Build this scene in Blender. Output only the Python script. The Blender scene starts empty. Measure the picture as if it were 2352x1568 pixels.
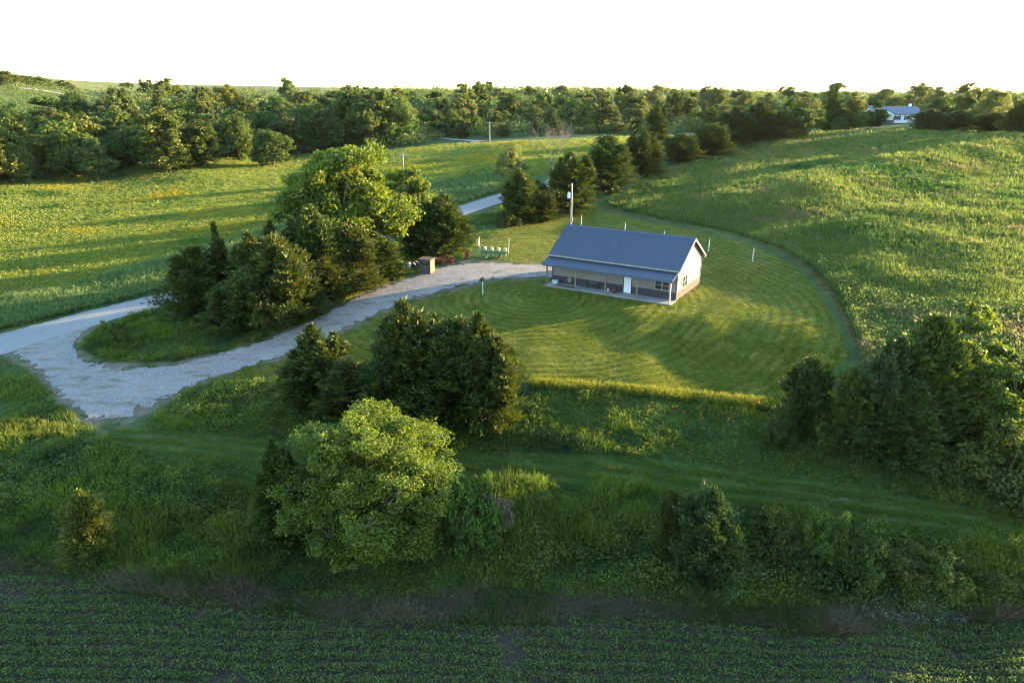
SKY_STRENGTH, SUN_STRENGTH, EXPOSURE, HAZE = .15, 4.8, 3.02, .000013
DENOISE = True
import bpy, math, random
import numpy as np
random.seed(7)
RG = np.random.default_rng(11)
S = bpy.context.scene
COL = S.collection
# ------------------------------------------------------------------ camera model (numbers read off the photograph)
FPX, CU, CV = 1568.0, 1176.0, 784.0           # photo read at 2352 x 1568
PITCH = math.radians(19.9); CP, SP = math.cos(PITCH), math.sin(PITCH)
H = 24.0                                       # camera height over the house yard
SUN_AZ, SUN_EL = math.radians(67.5), math.radians(7.6)

def ray(u, v):
    a = (np.asarray(u, float)-CU)/FPX; b = (CV-np.asarray(v, float))/FPX
    return a, CP+b*SP, -SP+b*CP
def pt(u, v, z):
    rx, ry, rz = ray(u, v); t = (z-H)/rz
    return rx*t, ry*t
def proj(x, y, z):
    d = y*CP-(z-H)*SP
    return CU+FPX*x/d, CV-FPX*(y*SP+(z-H)*CP)/d, d
def z_at(v, y):                                # height whose image row is v at forward distance y
    b = (CV-v)/FPX
    return H+y*(b*CP-SP)/(CP+b*SP)
# ------------------------------------------------------------------ noise
def _hash(ix, iy, s):
    h = (ix.astype(np.int64)*374761393+iy.astype(np.int64)*668265263+s*974711) & 0x7fffffff
    h = ((h ^ (h >> 13))*1274126177) & 0x7fffffff
    return ((h ^ (h >> 16)) & 0xffff)/65535.0
def vnoise(x, y, s=0):
    x = np.asarray(x, float); y = np.asarray(y, float)
    ix = np.floor(x); iy = np.floor(y); fx = x-ix; fy = y-iy
    fx = fx*fx*(3-2*fx); fy = fy*fy*(3-2*fy)
    a = _hash(ix, iy, s); b = _hash(ix+1, iy, s); c = _hash(ix, iy+1, s); d = _hash(ix+1, iy+1, s)
    return (a*(1-fx)+b*fx)*(1-fy)+(c*(1-fx)+d*fx)*fy
def fbm(x, y, s=0, n=3):
    r = 0; a = .5
    for i in range(n):
        r = r+a*vnoise(x*2**i, y*2**i, s+i); a *= .5
    return r/(1-.5**n)
def inpoly(u, v, P):
    u = np.asarray(u, float); v = np.asarray(v, float); r = np.zeros(u.shape, bool); n = len(P)
    for i in range(n):
        (x1, y1), (x2, y2) = P[i], P[(i+1) % n]
        if y1 == y2: continue
        c = ((y1 > v) != (y2 > v)) & (u < (x2-x1)*(v-y1)/(y2-y1)+x1); r ^= c
    return r
# ------------------------------------------------------------------ terrain
CTL = [(-200,1568,-6),(600,1568,-6),(1176,1568,-6),(1800,1568,-6),(2500,1568,-6),
(0,1310,-5.6),(600,1380,-5.7),(1176,1400,-5.7),(1800,1420,-5.9),(2352,1400,-6.05),(2352,1568,-5.95),(2352,1480,-6.0),(2100,1500,-5.95),
(0,1230,-5.2),(300,1290,-5.4),(100,1150,-4.8),(0,1050,-4.3),(300,1000,-4.0),(600,1040,-4.0),
(1000,1065,-3.7),(1450,1085,-3.6),(1900,1150,-3.6),(2352,1235,-3.8),(1400,1130,-3.9),(1800,1190,-3.9),(2200,1270,-4.2),
(1400,1340,-5.5),(1800,1380,-5.5),(2200,1390,-6.0),(1000,1340,-5.4),(700,1280,-5.2),(500,1180,-4.7),
(1230,1030,-3.4),(1500,1050,-3.3),(1750,1060,-3.2),(1230,880,-1.75),(1500,900,-1.65),(1720,925,-1.7),(1620,735,.25),(1480,722,-.05),(1770,752,.3),(1860,785,.1),(1400,790,-1.25),(1550,805,-1.45),(1680,825,-1.45),(1800,865,-1.5),
(700,960,-3.3),(900,990,-3.2),(1050,1000,-3.2),(700,850,-2.3),(900,840,-1.7),(1050,850,-1.8),
(1180,800,-1.3),(1900,840,-.9),(900,740,-1.2),(1100,680,-.4),(1600,720,-.1),(1780,680,.2),
(1200,625,0),(1000,650,-.5),(850,700,-1.2),(640,790,-2.2),(450,850,-2.9),(250,900,-3.4),(120,850,-3.6),
(1900,1050,-2.9),(2150,1060,-2.6),(2352,1080,-2.4),(2100,850,-.3),(2352,900,-.2),(2352,1160,-3.2),
(1960,800,-.2),(2000,720,.6),(1900,650,.9),(1800,595,.9),(2352,720,1.6),(2352,600,3.2),(2100,560,3.5),(2352,450,6.5),
(2100,430,6.5),(1850,480,4.5),(1700,430,5),(1550,450,3.2),(2352,350,10.5),(2100,340,10.8),(1850,340,9.5),(1700,380,6.8),
(2352,305,12.8),(2100,300,13),(1850,308,11.8),(1600,390,5.5),(1650,360,7),
(1400,490,1.6),(1600,535,1.2),(1300,520,.8),(1500,560,.5),(1727,600,.6),
(0,790,-3.8),(200,740,-3.3),(415,680,-2.6),(700,600,-1.2),(960,515,.3),(1150,460,2),(1240,430,2.8),
(0,740,-4.0),(200,690,-3.4),(400,630,-2.6),(1100,425,2.8),(1000,440,1.8),
(0,600,-4.0),(300,560,-3.3),(600,500,-1.8),(0,500,-3),(300,450,-2.4),(600,420,-.8),(0,420,-2),(100,403,-1.8),(300,380,-1),
(640,355,.2),(900,370,2.5),(1000,345,4.5),(1200,324,8),(1100,380,4),(1200,400,4.2),(1350,360,6),(1400,318,9),(1600,310,10.5)]
POL = {-40:[(300,-.5),(450,13),(600,43),(900,46),(1500,42),(3000,38)],
-28:[(300,1),(450,8),(600,19),(800,30),(1100,38),(2000,36),(4000,37)],
-19:[(350,1),(500,9),(700,17),(900,26),(1100,34),(2500,34)],
-9.5:[(350,5),(500,10),(700,17),(900,25),(1100,31),(2500,31)],
0:[(10,-6),(310,6),(400,7.5),(500,11),(700,18),(900,24),(1100,27.5),(2500,28)],
11:[(290,8),(350,7),(500,11),(700,17),(900,22),(1100,24),(2500,24)],
21:[(240,11.5),(300,10),(450,10),(700,14),(1100,19.5),(2500,19)],
29.5:[(250,13.5),(350,14),(500,13),(1100,18),(2500,18)],
37:[(250,13.8),(500,14),(1100,18),(3000,18)],
52:[(10,-6),(30,-6.1),(44,-6.0),(56,-5.4),(75,-4),(100,-2.2),(200,6),(500,12),(1100,17),(3000,18)],
75:[(10,-6.5),(40,-6),(100,-4),(250,3),(1100,12),(3000,18)],
-55:[(10,-6),(30,-5.5),(80,-4.5),(200,-2),(400,6),(700,24),(1100,36),(3000,36)],
-80:[(30,-5.5),(80,-5),(200,-3),(700,14),(3000,36)]}
_q = []; _z = []
KT = 2.2
for u, v, z in CTL:
    x, y = pt(u, v, z); _q.append((math.atan2(x, y)*KT, math.log(math.hypot(x, y)))); _z.append(z)
for th, L in POL.items():
    for r, z in L: _q.append((math.radians(th)*KT, math.log(r))); _z.append(z)
_q = np.array(_q); _z = np.array(_z)
def _U(d2): return np.where(d2 > 1e-12, d2*np.log(d2+1e-12), 0)
_n = len(_q)
_A = np.zeros((_n+3, _n+3)); _A[:_n, :_n] = _U(((_q[:, None]-_q[None])**2).sum(-1))+np.eye(_n)*2e-4
_A[:_n, _n] = 1; _A[:_n, _n+1:] = _q; _A[_n, :_n] = 1; _A[_n+1:, :_n] = _q.T
_w = np.linalg.solve(_A, np.concatenate([_z, [0, 0, 0]]))
def tps(th, lr):
    th = np.clip(th, math.radians(-85), math.radians(85))*KT; lr = np.clip(lr, math.log(10), math.log(3000))
    o = np.empty(th.size); T = th.ravel(); L = lr.ravel()
    for i in range(0, T.size, 20000):
        d2 = (T[i:i+20000, None]-_q[None, :, 0])**2+(L[i:i+20000, None]-_q[None, :, 1])**2
        o[i:i+20000] = _U(d2)@_w[:_n]+_w[_n]+_w[_n+1]*T[i:i+20000]+_w[_n+2]*L[i:i+20000]
    return o.reshape(th.shape)
# polar grid round the point under the camera: fine inside the view, coarse elsewhere
TH = np.concatenate([np.linspace(-180, -75, 22)[:-1], np.linspace(-75, -44, 40)[:-1], np.linspace(-44, 44, 620)[:-1], np.linspace(44, 85, 50)[:-1], np.linspace(85, 180, 20)])*math.pi/180
LR = np.concatenate([np.linspace(math.log(3), math.log(22), 25)[:-1], np.linspace(math.log(22), math.log(360), 420)[:-1], np.linspace(math.log(360), math.log(9000), 130)])
gT, gL = np.meshgrid(TH, LR, indexing='ij')
gR = np.exp(gL); gX = gR*np.sin(gT); gY = gR*np.cos(gT)
gZ = tps(gT, gL)
_bw = np.clip((np.abs(gT)-math.radians(100))/math.radians(70), 0, 1); _bw = _bw*_bw*(3-2*_bw)
_l0 = tps(np.full_like(LR, math.radians(85)), LR); _l1 = tps(np.full_like(LR, math.radians(-85)), LR)
gZ = gZ*(1-_bw)+((_l0+_l1)/2)[None]*_bw
# the house stands on a level pad
HC = (15.36, 89.5); HROT = math.radians(-31.5)
def house_local(x, y):
    dx = x-HC[0]; dy = y-HC[1]; c, s = math.cos(HROT), math.sin(HROT)
    return dx*c+dy*s, -dx*s+dy*c
lx, ly = house_local(gX, gY)
_d = np.hypot(np.maximum(np.abs(lx)-9.2, 0), np.maximum(np.maximum(ly-5.3, -7.2-ly), 0))
_pw = np.clip(1-_d/7, 0, 1); _pw = _pw*_pw*(3-2*_pw)
gZ = gZ*(1-_pw)
gU, gV, gD = proj(gX, gY, gZ)
front = (gD > 5)
# ---- regions of the place, outlined as they lie on the ground
P_LAWN = [(500,862),(640,828),(780,768),(900,707),(1030,667),(1150,642),(1250,640),(1250,614),(1180,604),(1120,590),(1100,560),(1180,520),(1260,500),(1330,478),(1370,468),(1400,488),(1500,512),(1600,530),(1700,553),(1790,590),(1850,632),(1890,690),(1925,755),(1950,815),(1900,868),(1790,928),(1720,925),(1500,902),(1230,880),(1050,868),(850,860),(700,870),(560,885)]
P_LANE = [(1380,468),(1404,481),(1500,505),(1600,523),(1700,546),(1795,581),(1855,622),(1897,673),(1935,735),(1963,800),(1985,835),(1975,780),(1945,715),(1905,655),(1860,612),(1800,574),(1700,540),(1600,518),(1500,500),(1405,476)]
P_TRACK = [(250,985),(330,988),(450,1000),(600,1015),(800,1026),(1000,1036),(1200,1042),(1450,1052),(1700,1078),(1900,1108),(2100,1145),(2400,1205),(2400,1280),(2100,1222),(1900,1186),(1700,1150),(1450,1120),(1200,1108),(1000,1100),(800,1086),(600,1070),(450,1052),(330,1030),(230,1010)]
P_CROP = [(-900,1340),(0,1322),(150,1325),(300,1362),(600,1410),(800,1432),(1100,1440),(1300,1432),(1500,1425),(1700,1440),(1900,1460),(2100,1450),(2352,1420),(3300,1400),(4500,2600),(-2500,2600)]
P_DITCH = [(-900,1280),(0,1275),(250,1318),(450,1332),(650,1352),(900,1372),(1100,1345),(1400,1355),(1700,1392),(1900,1385),(2150,1405),(2352,1402),(3300,1370),(3300,1400),(2352,1420),(2100,1450),(1900,1460),(1700,1440),(1500,1425),(1300,1432),(1100,1440),(800,1432),(600,1410),(300,1362),(150,1325),(0,1322),(-900,1340)]
P_TALL = [(1985,838),(1975,780),(1945,715),(1905,655),(1860,612),(1800,574),(1700,540),(1600,518),(1500,500),(1405,478),(1390,462),(1450,430),(1520,395),(1600,372),(1690,335),(1800,308),(1880,300),(2020,296),(2400,303),(2700,305),(2700,1040),(2300,1000),(2100,900)]
P_MEADOW = [(-400,440),(0,424),(60,414),(130,402),(200,394),(300,380),(400,370),(500,364),(600,359),(700,353),(800,348),(900,345),(1000,333),(1130,327),(1250,322),(1400,315),(1560,312),(1500,330),(1400,350),(1300,385),(1150,425),(1050,455),(950,490),(700,560),(560,600),(400,640),(200,690),(0,735),(-400,835)]
P_BANK = [(-400,780),(0,690),(150,662),(300,622),(420,585),(560,545),(700,505),(850,462),(1000,420),(1150,392),(1190,420),(1150,440),(1060,468),(960,498),(850,533),(700,578),(560,617),(415,658),(300,686),(150,722),(0,760),(-400,860)]
P_DRIVE = [(1260,608),(1180,604),(1060,600),(940,636),(880,652),(800,688),(700,742),(560,797),(400,834),(250,834),(190,821),(168,798),(190,765),(260,735),(-40,780),(-40,835),(0,818),(60,838),(110,893),(180,963),(250,990),(320,955),(400,905),(500,865),(640,828),(780,768),(900,707),(1030,667),(1150,642),(1260,640)]
P_ROAD = [(-300,850),(-300,900),(-40,832),(0,820),(150,774),(300,724),(415,698),(560,654),(700,610),(850,564),(960,529),(1060,499),(1150,469),(1240,440),(1340,405),(1340,388),(1240,418),(1150,443),(1060,471),(960,501),(850,536),(700,581),(560,620),(415,661),(300,690),(150,726),(0,765),(-40,773)]
near = front & (gR < 420)
def mask(P, jit=5., rmax=420):
    k = 1.0/np.maximum(gD/70, .3)
    ju = gU+(fbm(gX*.8, gY*.8, 3)-.5)*2*jit*k; jv = gV+(fbm(gX*.8, gY*.8, 9)-.5)*jit*k
    return (inpoly(ju, jv, P) & front & (gR < rmax)).astype(float)
def blur(m, n=1):
    for _ in range(n):
        p = np.pad(m, 1, mode='edge'); m = (p[1:-1, 1:-1]*2+p[:-2, 1:-1]+p[2:, 1:-1]+p[1:-1, :-2]+p[1:-1, 2:])/6
    return m
hard = blur(((inpoly(gU, gV, P_DRIVE) | inpoly(gU, gV, P_ROAD)) & near).astype(float), 8)
_bd = gV-(548-(gU-1500)*.215); M_T0 = blur(mask(P_TALL, 4), 4)*np.clip((gU-1450)/200, 0, 1)
gZ = gZ+M_T0*(1.0*np.exp(-((_bd+42)/30)**2)-.9*np.exp(-((_bd-16)/34)**2))
quiet = np.maximum(np.clip(hard*3, 0, 1), np.clip(_pw*2, 0, 1))
M_LAWN = blur(mask(P_LAWN, 6), 2)
amp = (1-.62*M_LAWN)*(1-.6*blur(mask(P_MEADOW, 5), 3))*(1-.7*blur(mask(P_TRACK, 5), 4))*(1-.8*blur(mask(P_CROP, 5), 4))*(1-quiet)
gZ = gZ+amp*((fbm(gX/9, gY/9, 21)-.5)*.55+(fbm(gX/2.3, gY/2.3, 33)-.5)*.22*np.clip(1-gR/400, 0, 1))
def ground(x, y):
    x = np.asarray(x, float); y = np.asarray(y, float)
    fi = np.interp(np.arctan2(x, y), TH, np.arange(len(TH))); fj = np.interp(np.log(np.maximum(np.hypot(x, y), 3)), LR, np.arange(len(LR)))
    i = np.minimum(fi.astype(int), len(TH)-2); j = np.minimum(fj.astype(int), len(LR)-2); a = fi-i; b = fj-j
    return (gZ[i, j]*(1-a)+gZ[i+1, j]*a)*(1-b)+(gZ[i, j+1]*(1-a)+gZ[i+1, j+1]*a)*b
def hit(u, v):                                 # first ground point along a line of sight
    u = np.atleast_1d(np.asarray(u, float)); v = np.atleast_1d(np.asarray(v, float))
    rx, ry, rz = ray(u, v)
    lo = np.full(u.shape, 12.); hi = np.full(u.shape, np.nan); prev = lo.copy()
    for t in np.exp(np.linspace(math.log(14), math.log(5000), 170)):
        under = (H+rz*t < ground(rx*t, ry*t)) & np.isnan(hi)
        hi[under] = t; lo[under] = prev[under]; prev[:] = t
    ok = ~np.isnan(hi); hi = np.where(ok, hi, 5000.)
    for _ in range(14):
        m = (lo+hi)/2; un = H+rz*m < ground(rx*m, ry*m)
        hi = np.where(un, m, hi); lo = np.where(un, lo, m)
    x = rx*hi; y = ry*hi
    return x, y, ground(x, y), ok
def hit1(u, v):
    x, y, z, ok = hit(u, v); return float(x[0]), float(y[0]), float(z[0])
# ------------------------------------------------------------------ objects
def tag(o, label=None, cat=None, group=None, kind=None):
    if label: o['label'] = label
    if cat: o['category'] = cat
    if group: o['group'] = group
    if kind: o['kind'] = kind
    return o
def np_mesh(name, V, F, attrs=None, mats=(), smooth=False):
    V = np.asarray(V, np.float32); F = np.asarray(F, np.int32); k = F.shape[1]
    me = bpy.data.meshes.new(name)
    me.vertices.add(len(V)); me.vertices.foreach_set('co', V.ravel())
    me.loops.add(F.size); me.loops.foreach_set('vertex_index', F.ravel())
    me.polygons.add(len(F)); me.polygons.foreach_set('loop_start', np.arange(0, F.size, k, dtype=np.int32))
    me.polygons.foreach_set('loop_total', np.full(len(F), k, np.int32))
    if smooth: me.polygons.foreach_set('use_smooth', np.ones(len(F), bool))
    for n, a in (attrs or {}).items():
        at = me.attributes.new(n, 'FLOAT', 'POINT'); at.data.foreach_set('value', np.asarray(a, np.float32).ravel())
    for m in mats: me.materials.append(m)
    me.update(calc_edges=True)
    return me
def link(name, data, parent=None, loc=(0, 0, 0), rz=0):
    o = bpy.data.objects.new(name, data); COL.objects.link(o); o.location = loc; o.rotation_euler = (0, 0, rz)
    if parent: o.parent = parent
    return o
def empty(name, loc, rz=0):
    o = link(name, None, None, loc, rz); o.empty_display_size = .3; return o
def copy_tree(o, parent=None):
    c = o.copy(); COL.objects.link(c)
    if parent: c.parent = parent
    for ch in list(o.children): copy_tree(ch, c)
    return c
class MB:                                      # collects solids, links them as one mesh
    def __init__(s): s.v = []; s.f = []; s.m = []
    def add(s, vs, fs, mi=0):
        b = len(s.v); s.v += [tuple(p) for p in vs]; s.f += [tuple(b+i for i in f) for f in fs]; s.m += [mi]*len(fs); return s
    def box(s, x0, x1, y0, y1, z0, z1, mi=0):
        return s.add([(x0,y0,z0),(x1,y0,z0),(x1,y1,z0),(x0,y1,z0),(x0,y0,z1),(x1,y0,z1),(x1,y1,z1),(x0,y1,z1)],
                     [(3,2,1,0),(4,5,6,7),(0,1,5,4),(1,2,6,5),(2,3,7,6),(3,0,4,7)], mi)
    def tube(s, p0, p1, r0, r1=None, n=8, mi=0, cap=True):
        r1 = r0 if r1 is None else r1; p0 = np.array(p0, float); p1 = np.array(p1, float); d = p1-p0; L = np.linalg.norm(d) or 1; d /= L
        a = np.cross(d, (0, 0, 1) if abs(d[2]) < .9 else (1, 0, 0)); a /= np.linalg.norm(a); b = np.cross(d, a)
        vs = []
        for p, r in ((p0, r0), (p1, r1)):
            for i in range(n):
                t = 2*math.pi*i/n; vs.append(p+(a*math.cos(t)+b*math.sin(t))*r)
        fs = [(i, (i+1) % n, n+(i+1) % n, n+i) for i in range(n)]
        if cap: fs += [tuple(range(n))[::-1], tuple(range(n, 2*n))]
        return s.add(vs, fs, mi)
    def bar(s, p0, p1, w, h, mi=0):
        p0 = np.array(p0, float); p1 = np.array(p1, float); d = p1-p0; d /= np.linalg.norm(d)
        a = np.cross(d, (0, 0, 1) if abs(d[2]) < .95 else (0, 1, 0)); a /= np.linalg.norm(a); b = np.cross(a, d)
        vs = [p+a*i*w/2+b*j*h/2 for p in (p0, p1) for i, j in ((-1,-1),(1,-1),(1,1),(-1,1))]
        return s.add(vs, [(0,1,2,3),(7,6,5,4),(0,4,5,1),(1,5,6,2),(2,6,7,3),(3,7,4,0)], mi)
    def prism(s, prof, x0, x1, mi=0):          # profile in (y, z) pushed along x
        n = len(prof); vs = [(x0, y, z) for y, z in prof]+[(x1, y, z) for y, z in prof]
        return s.add(vs, [tuple(range(n)), tuple(range(2*n-1, n-1, -1))]+[(i, n+i, n+(i+1) % n, (i+1) % n) for i in range(n)], mi)
    def lathe(s, prof, n=12, c=(0, 0, 0), mi=0, axis='z'):
        vs = []
        for r, z in prof:
            for i in range(n):
                t = 2*math.pi*i/n; q = (r*math.cos(t), r*math.sin(t), z)
                if axis == 'x': q = (q[2], q[0], q[1])
                if axis == 'y': q = (q[0], q[2], q[1])
                vs.append((c[0]+q[0], c[1]+q[1], c[2]+q[2]))
        k = len(prof)
        fs = [(j*n+i, j*n+(i+1) % n, (j+1)*n+(i+1) % n, (j+1)*n+i) for j in range(k-1) for i in range(n)]
        fs += [tuple(range(n))[::-1], tuple(range((k-1)*n, k*n))]
        return s.add(vs, fs, mi)
    def build(s, name, mats, parent=None, loc=(0, 0, 0), rz=0, smooth=False, bevel=0):
        me = bpy.data.meshes.new(name); me.from_pydata([tuple(map(float, p)) for p in s.v], [], s.f)
        for m in (mats if isinstance(mats, (list, tuple)) else [mats]): me.materials.append(m)
        me.polygons.foreach_set('material_index', s.m)
        if smooth: me.polygons.foreach_set('use_smooth', [True]*len(s.f))
        import bmesh
        bm = bmesh.new(); bm.from_mesh(me); bmesh.ops.recalc_face_normals(bm, faces=bm.faces)
        if bevel: bmesh.ops.bevel(bm, geom=list(bm.edges), offset=bevel, segments=1, affect='EDGES')
        bm.to_mesh(me); bm.free()
        return link(name, me, parent, loc, rz)
# ------------------------------------------------------------------ materials
class NT:
    def __init__(s, name):
        s.m = bpy.data.materials.new(name); s.m.use_nodes = True; s.t = s.m.node_tree; s.t.nodes.clear()
        s.out = s.t.nodes.new('ShaderNodeOutputMaterial')
    def n(s, typ, ins=None, **props):
        nd = s.t.nodes.new('ShaderNode'+typ)
        for k, v in props.items(): setattr(nd, k, v)
        for k, v in (ins or {}).items():
            sk = nd.inputs[k]
            if hasattr(v, 'is_output'): s.t.links.new(v, sk)
            elif isinstance(v, (tuple, list)) and len(v) == 3 and sk.type == 'RGBA': sk.default_value = (*v, 1)
            else: sk.default_value = v
        return nd
    def attr(s, name): return s.n('Attribute', attribute_name=name).outputs['Fac']
    def pos(s): return s.n('NewGeometry').outputs['Position']
    def obj(s): return s.n('TexCoord').outputs['Object']
    def noise(s, vec, scale, detail=3, rough=.55): return s.n('TexNoise', {'Vector': vec, 'Scale': scale, 'Detail': detail, 'Roughness': rough}).outputs['Fac']
    def mix(s, f, a, b, mode='MIX'):
        nd = s.n('Mix', data_type='RGBA', blend_type=mode)
        for i, v in ((0, f), (6, a), (7, b)):
            if hasattr(v, 'is_output'): s.t.links.new(v, nd.inputs[i])
            elif i and not isinstance(v, (int, float)): nd.inputs[i].default_value = (*v, 1)
            else: nd.inputs[i].default_value = v
        return nd.outputs[2]
    def rng(s, v, a, b, c=0., d=1.): return s.n('MapRange', {'Value': v, 'From Min': a, 'From Max': b, 'To Min': c, 'To Max': d}).outputs[0]
    def math(s, op, a, b=0.):
        nd = s.n('Math', operation=op)
        for i, v in ((0, a), (1, b)):
            if hasattr(v, 'is_output'): s.t.links.new(v, nd.inputs[i])
            else: nd.inputs[i].default_value = v
        return nd.outputs[0]
    def bump(s, h, st=.5, dist=.05): return s.n('Bump', {'Height': h, 'Strength': st, 'Distance': dist}).outputs[0]
    def bsdf(s, col, rough=.8, spec=.2, normal=None, metal=0.):
        nd = s.n('BsdfPrincipled', {'Base Color': col, 'Roughness': rough, 'Specular IOR Level': spec, 'Metallic': metal})
        if normal is not None: s.t.links.new(normal, nd.inputs['Normal'])
        return nd.outputs[0]
    def end(s, sh): s.t.links.new(sh, s.out.inputs['Surface']); return s.m
def plain(name, col, rough=.6, spec=.3, metal=0., var=.12, scale=6., bump=0.):
    t = NT(name); n = t.noise(t.obj(), scale, 4)
    c = t.mix(t.rng(n, .3, .7), tuple(k*(1-var) for k in col), tuple(min(1, k*(1+var)) for k in col))
    nm = t.bump(t.noise(t.obj(), scale*6, 3), bump, .02) if bump else None
    return t.end(t.bsdf(c, rough, spec, nm, metal))
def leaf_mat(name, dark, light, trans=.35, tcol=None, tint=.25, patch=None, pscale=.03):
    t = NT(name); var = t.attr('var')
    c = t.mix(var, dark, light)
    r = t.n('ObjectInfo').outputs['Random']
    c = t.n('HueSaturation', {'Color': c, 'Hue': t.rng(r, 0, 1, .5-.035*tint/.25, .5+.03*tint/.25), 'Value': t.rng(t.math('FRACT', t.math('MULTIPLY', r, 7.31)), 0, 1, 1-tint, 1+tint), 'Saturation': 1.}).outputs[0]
    if patch:
        for k, (pc, lo, hi, sc) in enumerate(patch):
            off = t.n('VectorMath', {0: t.pos(), 1: (37.*k, 11.*k, 5.)}, operation='ADD').outputs[0]
            c = t.mix(t.rng(t.noise(off, sc, 3), lo, hi), c, pc)
    d = t.bsdf(c, .55, .25)
    tc = t.n('HueSaturation', {'Color': c, 'Hue': .49, 'Saturation': 1.15, 'Value': 1.5}).outputs[0]
    tr = t.n('BsdfTranslucent', {'Color': tc}).outputs[0]
    return t.end(t.n('MixShader', {0: trans, 1: d, 2: tr}).outputs[0])
# ------------------------------------------------------------------ ground sheet
def ground_material():
    t = NT('ground_cover'); p = t.pos()
    big = t.noise(p, .06, 4); mid = t.noise(p, .5, 4); fine = t.noise(p, 3.2, 4, .65)
    rough = t.mix(t.rng(mid, .3, .7), (.030, .062, .016), (.060, .100, .024))
    c = rough
    # mown lawn with faint mower passes curving round the yard
    mp = t.n('Mapping', {'Vector': p, 'Location': (-3., -84., 0), 'Scale': (1., 1., 0.)}).outputs[0]
    wv = t.n('TexWave', {'Vector': mp, 'Scale': .25, 'Distortion': 1.6, 'Detail': 3., 'Detail Scale': .35}, wave_type='RINGS', rings_direction='SPHERICAL').outputs['Fac']
    lawn = t.mix(t.rng(t.noise(p, .22, 5), .35, .68), (.070, .100, .012), (.165, .150, .024))
    lawn = t.mix(t.math('MULTIPLY', t.rng(wv, .35, .8), .8), lawn, (.062, .082, .010))
    lawn = t.mix(t.math('MULTIPLY', t.rng(fine, .45, .7), .45), lawn, (.17, .155, .035))
    c = t.mix(t.attr('lawn'), c, lawn)
    lane = t.mix(t.rng(mid, .35, .65), (.075, .062, .022), (.135, .092, .045))
    c = t.mix(t.attr('lane'), c, lane)
    track = t.mix(t.rng(t.noise(p, .3, 5), .4, .62), (.040, .090, .020), (.085, .120, .032))
    rut = t.rng(t.noise(t.n('Mapping', {'Vector': p, 'Scale': (.12, 1.1, 1.), 'Rotation': (0, 0, .12)}).outputs[0], 1., 3), .55, .72)
    track = t.mix(t.math('MULTIPLY', rut, .55), track, (.15, .125, .075))
    tw = t.n('TexWave', {'Vector': t.n('Mapping', {'Vector': p, 'Rotation': (0, 0, .10)}).outputs[0], 'Scale': .17, 'Distortion': 1.6, 'Detail': 3., 'Detail Scale': .25}, bands_direction='Y').outputs['Fac']
    track = t.mix(t.math('MULTIPLY', t.rng(tw, .4, .85), .6), track, (.045, .065, .014))
    c = t.mix(t.attr('track'), c, track)
    tall = t.mix(t.rng(t.noise(p, .12, 5), .35, .65), (.055, .090, .020), (.13, .14, .04))
    c = t.mix(t.attr('tall'), c, tall)
    mead = t.mix(t.rng(t.noise(p, .05, 5), .35, .65), (.075, .120, .018), (.18, .185, .030))
    c = t.mix(t.attr('meadow'), c, mead)
    c = t.mix(t.attr('bank'), c, t.mix(t.rng(mid, .3, .7), (.035, .085, .035), (.075, .12, .05)))
    soil = t.mix(t.rng(fine, .3, .7), (.040, .030, .022), (.085, .065, .05))
    c = t.mix(t.attr('crop'), c, soil)
    dead = t.mix(t.rng(t.noise(p, 1.4, 5), .3, .7), (.050, .048, .026), (.115, .095, .055))
    c = t.mix(t.attr('ditch'), c, dead)
    c = t.mix(t.math('MULTIPLY', t.attr('worn'), t.rng(mid, .35, .6)), c, (.17, .135, .095))
    far = t.mix(t.rng(t.noise(p, .006, 5), .35, .65), (.075, .105, .03), (.16, .165, .06))
    c = t.mix(t.attr('far'), c, far)
    h = t.math('ADD', t.math('ADD', t.noise(p, 2.2, 5, .7), t.math('MULTIPLY', t.noise(p, 9., 3), .5)), t.math('MULTIPLY', t.math('MULTIPLY', wv, t.attr('lawn')), .35))
    return t.end(t.bsdf(c, .95, .1, t.bump(h, .9, .16)))
M_CROP = blur(mask(P_CROP, 5), 2); M_DITCH = blur(mask(P_DITCH, 8), 2); M_TALL = blur(mask(P_TALL, 4), 1)
M_LANE = blur(mask(P_LANE, 7), 2); M_TRACK = blur(mask(P_TRACK, 7), 2); M_MEAD = blur(mask(P_MEADOW, 5), 2); M_BANK = blur(mask(P_BANK, 8), 3)
worn = np.clip(blur(((inpoly(gU, gV, P_DRIVE)) & near).astype(float), 10)*2.2, 0, 1)
gFar = np.clip((gR-420)/250, 0, 1)
nT, nL = gT.shape
idx = np.arange(nT*nL).reshape(nT, nL)
F = np.stack([idx[:-1, :-1], idx[:-1, 1:], idx[1:, 1:], idx[1:, :-1]], -1).reshape(-1, 4)
gme = np_mesh('ground', np.stack([gX, gY, gZ], -1).reshape(-1, 3), F[:, ::-1],
    dict(lawn=M_LAWN, lane=M_LANE, track=M_TRACK, tall=M_TALL, meadow=M_MEAD, bank=M_BANK, crop=M_CROP, ditch=M_DITCH, worn=worn, far=gFar), [ground_material()], True)
tag(link('ground', gme), kind='structure')
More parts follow.
